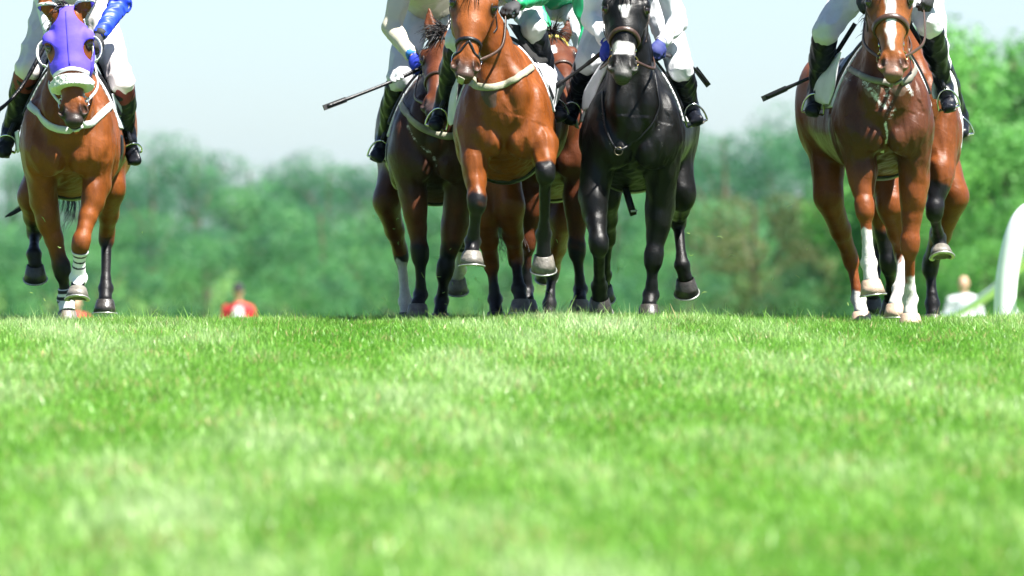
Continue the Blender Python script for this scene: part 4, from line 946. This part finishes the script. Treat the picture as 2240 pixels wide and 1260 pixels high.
# dangling strap under the black horse
mb = MB(); pp = spline([P(1366, 405, 45.75), P(1372, 425, 45.7), P(1380, 452, 45.68), P(1386, 470, 45.7)], 5); mb.ribbon(pp, [np.array((0, -1, 0))] * len(pp), .040, .006)
stp = mb.build('hanging_strap', LEATHER(), T[5]['root']); MB().ribbon([P(1380, 462, 45.66), P(1394, 461, 45.66)], [np.array((0, -1, 0))] * 2, .012, .004).build('keeper', CLOTH(), stp)
mb = MB(); c = T[5]['G'].hit(1353, 331, .01); mb.ring(c, (0, -1, .1), .022, .0035); mb.build('strap_ring', mat('dull_iron', (.10, .09, .06), rough=.4, metal=1.0), T[5]['root'])
# loose hair lock at the left flank of the left horse
mb = MB(); r_ = np.random.default_rng(4)
for i in range(26):
    o = r_.normal(size=3) * .008; pp = spline([P(72, 425, 47.0) + o, P(58, 444, 47.0) + o * 1.2, P(35, 462, 47.0) + o, P(12, 474, 47.0) + o * .2], 5); mb.tube(pp, [.003 * (1 - .6 * k / len(pp)) for k in range(len(pp))], 4, False)
mb.build('tail', HAIR(), T[1]['root'])
# ------------------------------------------------------------------ ground, grass
def env():
    ys = np.concatenate([np.linspace(-8, 36, 80), np.linspace(36.5, 60, 80), np.linspace(62, 300, 90), np.linspace(320, 2600, 60)])
    k = np.sinh(np.linspace(-5.2, 5.2, 141)); xs = k / k.max() * 1400
    X_, Y_ = np.meshgrid(xs, ys); Z = ground(X_, Y_); n, m = X_.shape; V = np.stack([X_, Y_, Z], -1).reshape(-1, 3)
    i = np.arange(n - 1)[:, None] * m + np.arange(m - 1)[None]; Q = np.stack([i, i + 1, i + m + 1, i + m], -1).reshape(-1, 4)
    g = bpy.data.materials.new('turf'); g.use_nodes = True; t = g.node_tree; N = t.nodes; L = t.links; b = N['Principled BSDF']; b.inputs['Roughness'].default_value = .9; b.inputs['Specular IOR Level'].default_value = .2
    tc = N.new('ShaderNodeTexCoord'); n1 = N.new('ShaderNodeTexNoise'); n1.inputs['Scale'].default_value = .9; n1.inputs['Detail'].default_value = 8; L.new(tc.outputs['Object'], n1.inputs['Vector'])
    cr = N.new('ShaderNodeValToRGB'); cr.color_ramp.elements[0].color = (.045, .12, .012, 1); cr.color_ramp.elements[1].color = (.15, .25, .05, 1); cr.color_ramp.elements[0].position = .3; cr.color_ramp.elements[1].position = .72
    L.new(n1.outputs['Fac'], cr.inputs[0]); L.new(cr.outputs[0], b.inputs['Base Color'])
    tag(make_obj('ground', V, Q, g, None), kind='structure')
    # grass blades
    m_ = bpy.data.materials.new('grass_blade'); m_.use_nodes = True; t = m_.node_tree; N = t.nodes; L = t.links; b = N['Principled BSDF']; b.inputs['Roughness'].default_value = .42; b.inputs['Specular IOR Level'].default_value = .4
    at = N.new('ShaderNodeAttribute'); at.attribute_name = 'Col'; L.new(at.outputs['Color'], b.inputs['Base Color'])
    tr = N.new('ShaderNodeBsdfTranslucent'); L.new(at.outputs['Color'], tr.inputs['Color']); mx = N.new('ShaderNodeMixShader'); mx.inputs[0].default_value = .38
    L.new(b.outputs[0], mx.inputs[1]); L.new(tr.outputs[0], mx.inputs[2]); L.new(mx.outputs[0], N['Material Output'].inputs[0])
    r = np.random.default_rng(5); pos = []
    for y0, y1, dens, hw in ((16.5, 24, 2600, 2.3), (24, 32, 2300, 3.0), (32, 39, 2300, 3.7), (39, 43.5, 3300, 4.3), (43.5, 48.5, 5600, 4.6), (48.5, 52, 1500, 4.8)):
        c = int(dens * (y1 - y0) * hw * 2); pos.append(np.stack([r.uniform(-hw, hw, c), r.uniform(y0, y1, c)], 1))
    p = np.concatenate(pos); n = len(p); near = p[:, 1]
    big = .6 * n3(np.c_[p[:, 0] * 1.1, p[:, 1] * .14, 0 * near], 1.1, 8) + .75 * n3(np.c_[p * (1, .15), 0 * near], 2.6, 9) + .8 * n3(np.c_[p * (1, .16), 0 * near], 8.0, 10)
    scuff_shade = np.zeros(n)  # trampled dry spots, with shadow near the hooves painted into the blade colour
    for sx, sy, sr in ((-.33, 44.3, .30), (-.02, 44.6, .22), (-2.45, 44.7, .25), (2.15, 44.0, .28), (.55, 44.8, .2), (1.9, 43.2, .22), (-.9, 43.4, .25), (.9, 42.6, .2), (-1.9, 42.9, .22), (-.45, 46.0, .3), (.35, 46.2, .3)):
        scuff_shade = np.maximum(scuff_shade, np.exp(-((p[:, 0] - sx) ** 2 + ((p[:, 1] - sy) * .35) ** 2) / sr ** 2))
    scuff_shade *= (r.random(n) < .8)
    hgt = np.where(near > 42, .042, .036) * (1 + .30 * r.normal(size=n)).clip(.3, 2.2) * (1 + .22 * big)
    hgt = hgt * (1 - .35 * scuff_shade * r.random(n))
    tall = r.random(n) < .016; hgt[tall] *= 1.8
    wid = .0042 * (1 + .25 * r.normal(size=n)).clip(.4, 2) * np.where(near < 32, 1.35, 1.0)
    th = r.uniform(0, 2 * np.pi, n); ln = np.abs(r.normal(.35, .30, n)) * hgt; la = r.uniform(0, 2 * np.pi, n)
    z = ground(p[:, 0], p[:, 1]); B = np.c_[p, z - .003]; wd = np.c_[np.cos(th), np.sin(th), 0 * th] * wid[:, None] / 2; le = np.c_[np.cos(la) * ln, np.sin(la) * ln, 0 * la]
    up = np.c_[0 * th, 0 * th, hgt]
    V = np.stack([B - wd, B + wd, B + up * .55 + le * .35 + wd * .8, B + up * .55 + le * .35 - wd * .8, B + up + le + wd * .12, B + up + le - wd * .12], 1).reshape(-1, 3)
    o = np.arange(n)[:, None] * 6; Q = np.concatenate([o + np.array((0, 1, 2, 3)), o + np.array((3, 2, 4, 5))])
    c0, c1, c2, c3_ = np.array((.105, .275, .024)), np.array((.235, .44, .080)), np.array((.46, .56, .31)), np.array((.40, .30, .15))
    t1 = np.clip(.52 + .32 * big + .20 * r.normal(size=n), 0, 1)[:, None]; C = c0 * (1 - t1) + c1 * t1
    t2 = np.clip((big - .02) * .46 + .24 * r.normal(size=n), 0, .85)[:, None]; C = C * (1 - t2) + c2 * t2
    dry = (r.random(n) < .03 + .22 * np.clip(n3(np.c_[p * (1, .5), 0 * near], 3.0, 12) - .25, 0, 1))[:, None]; C = np.where(dry, c3_, C); k_ = (scuff_shade * .65)[:, None]; C = C * (1 - k_) + np.where(r.random((n, 1)) < .3, (.16, .12, .05), (.05, .15, .012)) * k_; C *= (1 + .16 * r.normal(size=n)).clip(.5, 1.6)[:, None]
    C6 = np.repeat(C, 6, axis=0); f = np.tile((.72, .72, 1, 1, 1.1, 1.1), n)[:, None]
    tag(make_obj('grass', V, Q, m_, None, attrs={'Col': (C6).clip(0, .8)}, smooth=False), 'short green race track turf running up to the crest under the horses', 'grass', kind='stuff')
    return g, m_
TURF, BLADE = env()

# ------------------------------------------------------------------ trees
def leaf_mat(name, rgb, rgb2):
    m = bpy.data.materials.new(name); m.use_nodes = True; t = m.node_tree; N = t.nodes; L = t.links; b = N['Principled BSDF']; b.inputs['Roughness'].default_value = .55; b.inputs['Specular IOR Level'].default_value = .3
    tc = N.new('ShaderNodeTexCoord'); n1 = N.new('ShaderNodeTexNoise'); n1.inputs['Scale'].default_value = .27; n1.inputs['Detail'].default_value = 4; L.new(tc.outputs['Object'], n1.inputs['Vector'])
    cr = N.new('ShaderNodeValToRGB'); cr.color_ramp.elements[0].color = (*rgb, 1); cr.color_ramp.elements[1].color = (*rgb2, 1); cr.color_ramp.elements[0].position = .35; cr.color_ramp.elements[1].position = .65
    L.new(n1.outputs['Fac'], cr.inputs[0]); L.new(cr.outputs[0], b.inputs['Base Color'])
    tr = N.new('ShaderNodeBsdfTranslucent'); L.new(cr.outputs[0], tr.inputs['Color']); mx = N.new('ShaderNodeMixShader'); mx.inputs[0].default_value = .35
    L.new(b.outputs[0], mx.inputs[1]); L.new(tr.outputs[0], mx.inputs[2]); L.new(mx.outputs[0], N['Material Output'].inputs[0]); return m
LEAF_A = leaf_mat('leaf_dark', (.012, .068, .048), (.070, .225, .085)); LEAF_B = leaf_mat('leaf_mid', (.018, .092, .048), (.105, .30, .085)); LEAF_C = leaf_mat('leaf_bright', (.040, .17, .032), (.13, .35, .060)); LEAF_D = leaf_mat('leaf_olive', (.07, .10, .028), (.12, .14, .045))  # far trees: bluish distance haze is put into the dark leaf colour
BARK = mat('bark', (.10, .075, .05), rough=.9, bump=.6, bscale=8, var=.3)
def tree_mesh(seed, hgt, rad, leaf, nl=30, per=460, size=.19, gap=.25):
    r = np.random.default_rng(seed); mb = MB(); th = hgt * .30
    mb.tube(spline([(0, 0, -1.0), (.1, .05, th * .5), (-.05, .1, th), (.1, -.1, hgt * .62), (0, 0, hgt * .86)], 4), [.32 * hgt / 14 * (1 - .045 * i) for i in range(17)], 8)
    cl_ = []
    for i in range(nl):
        u = r.normal(size=3); u /= np.linalg.norm(u); rr = r.uniform(.55, 1.0) ** .4
        c = np.array((0, 0, hgt * .60)) + u * np.array((rad, rad, hgt * .38)) * rr * .82; sz = rad * r.uniform(.24, .38); cl_.append((c, sz))
        if i % 3 == 0: mb.tube([(0, 0, th + (c[2] - th) * .45), (c[0] * .5, c[1] * .5, th + (c[2] - th) * .8), c], [.10, .07, .03], 5, False)
    trunk = bpy.data.meshes.new('trunk'); trunk.from_pydata(mb.v, [], mb.f); trunk.materials.append(BARK)
    P_ = []; NN = []
    for c, sz in cl_:
        u = r.normal(size=(per, 3)); u /= np.linalg.norm(u, axis=1, keepdims=True); rr = r.uniform(.55, 1.0, (per, 1)) ** .6; P_.append(c + u * rr * sz * np.array((1.15, 1.15, .85))); NN.append(u)
    P_ = np.concatenate(P_); u = np.concatenate(NN); n = len(P_)
    q = unit_rows(u * .8 + r.normal(size=(n, 3)) * .6 + np.array((0, 0, .5))); t = unit_rows(np.cross(q, r.normal(size=(n, 3)))); b = np.cross(q, t); s = size * r.uniform(.6, 1.3, (n, 1))
    V = np.stack([P_ - t * s * .5, P_ + b * s * .32, P_ + t * s * .5, P_ - b * s * .32], 1).reshape(-1, 3); Q = np.arange(n * 4).reshape(-1, 4)
    me = bpy.data.meshes.new('crown'); me.vertices.add(len(V)); me.vertices.foreach_set('co', V.astype(f32).ravel()); me.loops.add(n * 4); me.loops.foreach_set('vertex_index', Q.astype(np.int32).ravel()); me.polygons.add(n)
    me.polygons.foreach_set('loop_start', np.arange(0, n * 4, 4, dtype=np.int32)); me.polygons.foreach_set('loop_total', np.full(n, 4, dtype=np.int32)); me.update(calc_edges=True); me.materials.append(leaf)
    return trunk, me
def unit_rows(v): return v / (np.linalg.norm(v, axis=1, keepdims=True) + 1e-9)
KIND = {'dark': [tree_mesh(i, 14, 5.2, LEAF_A) for i in (1, 2, 3)], 'mid': [tree_mesh(i, 13, 4.8, LEAF_B) for i in (4, 5, 6)], 'bright': [tree_mesh(i, 10, 3.6, LEAF_C, nl=34, per=330, size=.20) for i in (7, 8, 9)], 'olive': [tree_mesh(i, 12, 4.4, LEAF_D) for i in (10, 11)]}
HT = {'dark': 14, 'mid': 13, 'bright': 10, 'olive': 12}
cnt = [0]
def tree(px, py_top, Y, kind, label, group=None, wide=1.0):
    top = P(px, py_top - (22 if kind != 'bright' else 8), Y); z0 = float(ground(top[0], Y)); s = (top[2] - z0) / (HT[kind] * .98); v = KIND[kind][cnt[0] % len(KIND[kind])]; cnt[0] += 1
    root = empty('tree', (top[0], Y, z0), label, 'tree', group); root.rotation_euler = (0, 0, random.uniform(0, 6.28)); root.scale = (s * wide, s * wide, s)
    for nm, me in (('trunk', v[0]), ('crown', v[1])):
        o = bpy.data.objects.new(nm, me); link(o, root)
    return root
far = 'hazy trees on the far side of the valley'; midg = 'mid green trees in the valley'
LB = {'far': 'far bluish hazy tree in the back row of the wooded hillside', 'mid': 'rounded green tree in the nearer rows of the wooded valley', 'br': 'bright fresh green tree in the close group at the right'}
for px, py, Y in [(-150, 330, 420), (20, 338, 430), (170, 345, 410), (330, 322, 400), (430, 305, 415), (545, 345, 430), (640, 378, 420), (720, 342, 410), (830, 338, 400), (960, 350, 420), (1090, 355, 430), (1230, 345, 415), (1380, 330, 420), (1500, 285, 400), (1580, 258, 390), (1680, 258, 400), (1780, 262, 410), (1900, 262, 400), (2060, 270, 410), (2250, 300, 400), (2420, 300, 410)]:
    tree(px, py, Y, 'dark', LB['far'], far, wide=1.05)
for px, py, Y in [(-60, 470, 300), (120, 455, 290), (330, 475, 300), (560, 418, 290), (700, 430, 285), (860, 450, 300), (1010, 440, 290), (1180, 450, 300), (1350, 430, 290), (1520, 450, 280), (1690, 430, 300), (1850, 420, 270), (1915, 360, 260), (-20, 590, 220), (230, 560, 225), (450, 540, 230), (660, 560, 220), (880, 570, 230), (1100, 575, 225), (1290, 560, 230), (1480, 565, 220), (1770, 590, 225), (1950, 570, 230)]:
    tree(px, py, Y, 'mid', LB['mid'], midg, wide=1.0)
for i in range(9):
    for sg in (-1, 1):      # the wood runs on beyond both sides of the picture
        x_ = -300 - i * 190 if sg < 0 else 2580 + i * 190
        tree(x_, 345 + 18 * math.sin(i * 2.1 + sg), 405 + 20 * math.sin(i * 1.7), 'dark', LB['far'], far, wide=1.1)
        if i < 7: tree(x_ + 60 * sg, 455 + 20 * math.sin(i * 1.3), 290, 'mid', LB['mid'], midg, wide=1.05)
tree(1650, 400, 255, 'olive', 'olive brown tree with a dull rounded crown, right of the middle group')
for px, py, Y in [(2130, 22, 205), (2215, 30, 212), (2300, 60, 215), (2060, 110, 215), (1990, 250, 225), (2190, 260, 195), (2370, 120, 205), (2080, 400, 198), (2235, 420, 192), (2150, 520, 190)]:
    tree(px, py, Y, 'bright', LB['br'], 'bright trees at the right', wide=.9)

# ------------------------------------------------------------------ people in the dip behind
def walker(px, py, Y, jacket, shirt, hat, label, sz=1.0, lean=0.0):
    head = P(px, py, Y); z0 = float(ground(head[0], Y)); hz = z0 + 1.66 * sz; b = np.array((head[0], Y, z0)); c = lambda x, y, z: b + np.array((x, y, z)) * sz
    root = empty('person', b, label, 'person')
    B = Solid(); B.seg(c(0, 0, .95), c(0, -.0, 1.38), (.16, .11), (.17, .10), k=.04); B.seg(c(0, 0, 1.40), c(0, -.02, 1.56), .06, .055, k=.03); B.ell(c(0, -.01, 1.66), (.078, .10, .115), k=.02)
    B.seg(c(0, -.10, 1.66), c(0, -.12, 1.63), .010, .015, k=.01)
    for s in (-1, 1):
        B.ell(c(s * .08, 0, 1.66), (.01, .02, .03), k=.005); B.ell(c(s * .03, -.1, 1.675), (.015, .01, .01), k=.005, neg=True)
        B.seg(c(s * .17, 0, 1.40), c(s * .25, .0, 1.12), .05, .042, k=.03); B.seg(c(s * .25, 0, 1.12), c(s * .20, -.16, .92), .04, .028, k=.02)
        B.seg(c(s * .20, -.16, .92), c(s * .18, -.20, .86), (.035, .02), (.03, .018), k=.01)
        for f_ in range(4): B.seg(c(s * .18 + (f_ - 1.5) * .017, -.20, .86), c(s * .18 + (f_ - 1.5) * .017, -.23, .82), .009, .008, k=.004)
        B.seg(c(s * .09, 0, .93), c(s * .11, -.03, .50), .085, .058, k=.03); B.seg(c(s * .11, -.03, .50), c(s * .11, .02, .08), .052, .036, k=.02); B.seg(c(s * .11, .03, .05), c(s * .12, -.14, .035), .038, .03, k=.02)
    solid_obj(B, 'body', SKIN(), root, h=.012)
    Jk = Solid(); Jk.seg(c(0, 0, .90), c(0, 0, 1.38), (.20, .14), (.20, .125), k=.04)
    for s in (-1, 1): Jk.seg(c(s * .14, 0, 1.39), c(s * .19, 0, 1.36), .08, .08, k=.03); Jk.seg(c(s * .19, 0, 1.38), c(s * .275, .0, 1.10), .075, .065, k=.02); Jk.seg(c(s * .275, 0, 1.10), c(s * .21, -.15, .94), .062, .042, k=.02)
    solid_obj(Jk, 'jacket', jacket, root, h=.012, amp=.006)
    if shirt is not None:
        Sf = Solid(); Sf.seg(c(0, -.12, .95), c(0, -.10, 1.36), (.135, .085), (.09, .06), k=.02); solid_obj(Sf, 'shirt', shirt, root, h=.012)
    Tr = Solid()
    for s in (-1, 1): Tr.seg(c(s * .09, 0, .92), c(s * .11, -.03, .50), .11, .08, k=.03); Tr.seg(c(s * .11, -.03, .50), c(s * .11, .02, .12), .07, .06, k=.02)
    solid_obj(Tr, 'trousers', CLOTH(), root, h=.012, amp=.005)
    if hat is not None:
        Ht = Solid(); Ht.ell(c(0, 0, 1.74), (.10, .115, .085)); Ht.ell(c(0, -.05, 1.72), (.10, .13, .012), k=.01); solid_obj(Ht, 'hat', hat, root, h=.01)
    return root
RED = mat('red_cloth', (.50, .022, .025), rough=.7); BLK = mat('black_cloth', (.012, .012, .014), rough=.8)
def dist_for(px, py, lo=70, hi=200):
    best = min(np.linspace(lo, hi, 400), key=lambda Y: abs(P(px, py, Y)[2] - (float(ground(P(px, py, Y)[0], Y)) + 1.66))); return float(best)
walker(521, 640, dist_for(521, 640), RED, CLOTH(), BLK, 'blurred person in a red jacket with white shirt front and black hat beyond the crest')
walker(166, 664, dist_for(166, 664), RED, None, None, 'person in red mostly sunk behind the crest, left horse hooves in front')
walker(2108, 620, dist_for(2108, 620), CLOTH(), CLOTH(), None, 'blurred person in white low behind the crest at the right')
# white running rail at the right
WR = mat('white_plastic', (.74, .76, .78), rough=.35, var=.05)
def rail():
    pts = []
    root = empty('running_rail', P(2215, 690, 62), 'white plastic running rail curving away behind the crest at the right edge', 'rail')
    path = [P(2390, 430, 46), P(2300, 505, 62), P(2236, 575, 80), P(2168, 640, 100), P(2080, 690, 125), P(1960, 720, 150)]
    mb = MB(); mb.tube(spline(path, 8), .060, 14); mb.build('rail_tube', WR, root)
    MB().tube(spline([P(2202, 800, 60), P(2198, 690, 60), P(2204, 600, 60), P(2222, 515, 60), P(2248, 470, 60), P(2290, 462, 60), P(2330, 478, 60)], 6), .082, 16).build('rail_post', WR, root)
    for px, py, Y, dx in ((2236, 575, 80, .0), (2168, 640, 100, 0), (2080, 690, 125, 0)):
        t = P(px, py, Y); g_ = float(ground(t[0], Y)); x = t[0] + .35
        MB().tube(spline([(x + .02, Y, g_ - .2), (x, Y, g_ + .4), (x - .04, Y, t[2] - .3), (x - .18, Y, t[2] - .08), (t[0], Y, t[2])], 6), .032, 12).build('rail_post', WR, root)
rail()

# ------------------------------------------------------------------ torn grass in the air
r_ = np.random.default_rng(21)
bits = [(205, 208, 45), (1010, 560, 46), (1022, 620, 46), (985, 545, 46), (870, 480, 46), (862, 500, 46), (872, 532, 46), (838, 655, 46), (818, 473, 46), (830, 480, 46), (958, 563, 46), (925, 602, 46), (1048, 655, 46), (1042, 610, 45.5), (1008, 642, 46), (1035, 602, 46), (975, 665, 46), (970, 640, 46), (990, 620, 45.8), (960, 605, 46), (312, 508, 45), (68, 640, 45), (98, 655, 45), (95, 480, 45), (1506, 510, 46), (1512, 557, 46), (1332, 620, 46), (1350, 590, 46), (1540, 642, 46), (1728, 450, 45), (1745, 605, 45), (1740, 665, 45), (1765, 545, 45), (1855, 665, 45), (1218, 527, 45.4), (1390, 150, 44.9), (1600, 560, 46), (1575, 520, 46), (1690, 610, 46), (130, 540, 45), (1205, 645, 46.5), (1195, 640, 46.5)]
for i, (px, py, Y) in enumerate(bits):
    c = P(px, py, Y + r_.uniform(-.3, .3)); d = unit(r_.normal(size=3) * (1, .3, 1.2)); ln = r_.uniform(.012, .036); bend = unit(r_.normal(size=3)) * ln * .25
    pp = spline([c - d * ln / 2, c + bend, c + d * ln / 2], 3); n_ = unit(np.array((0, -1, .6)) + r_.normal(size=3) * .4)
    mb = MB(); mb.ribbon(pp, [n_] * len(pp), [.0036 * (1 - .8 * abs(2 * k / (len(pp) - 1) - 1)) + .001 for k in range(len(pp))], .0008)
    o = mb.build('grass_blade', mat('torn_grass', (.20, .32, .06), rough=.5), None, origin=c); tag(o, 'thin torn grass blade flung into the air by the hooves', 'grass blade', 'torn grass blades flying round the hooves')

# ------------------------------------------------------------------ haze: one closed box of thin even air
hb = MB(); hb.box((0, 1290, 0), (1390, 1300, 17.5)); hm = bpy.data.materials.new('haze'); hm.use_nodes = True; t = hm.node_tree
for n_ in list(t.nodes):
    if n_.type != 'OUTPUT_MATERIAL': t.nodes.remove(n_)
pv = t.nodes.new('ShaderNodeVolumePrincipled'); pv.inputs['Color'].default_value = (.45, .78, 1, 1); pv.inputs['Density'].default_value = .00004; pv.inputs['Anisotropy'].default_value = .2
t.links.new(pv.outputs[0], t.nodes['Material Output'].inputs['Volume'])
tag(hb.build('haze', hm, None, smooth=False, origin=np.zeros(3)), kind='stuff')
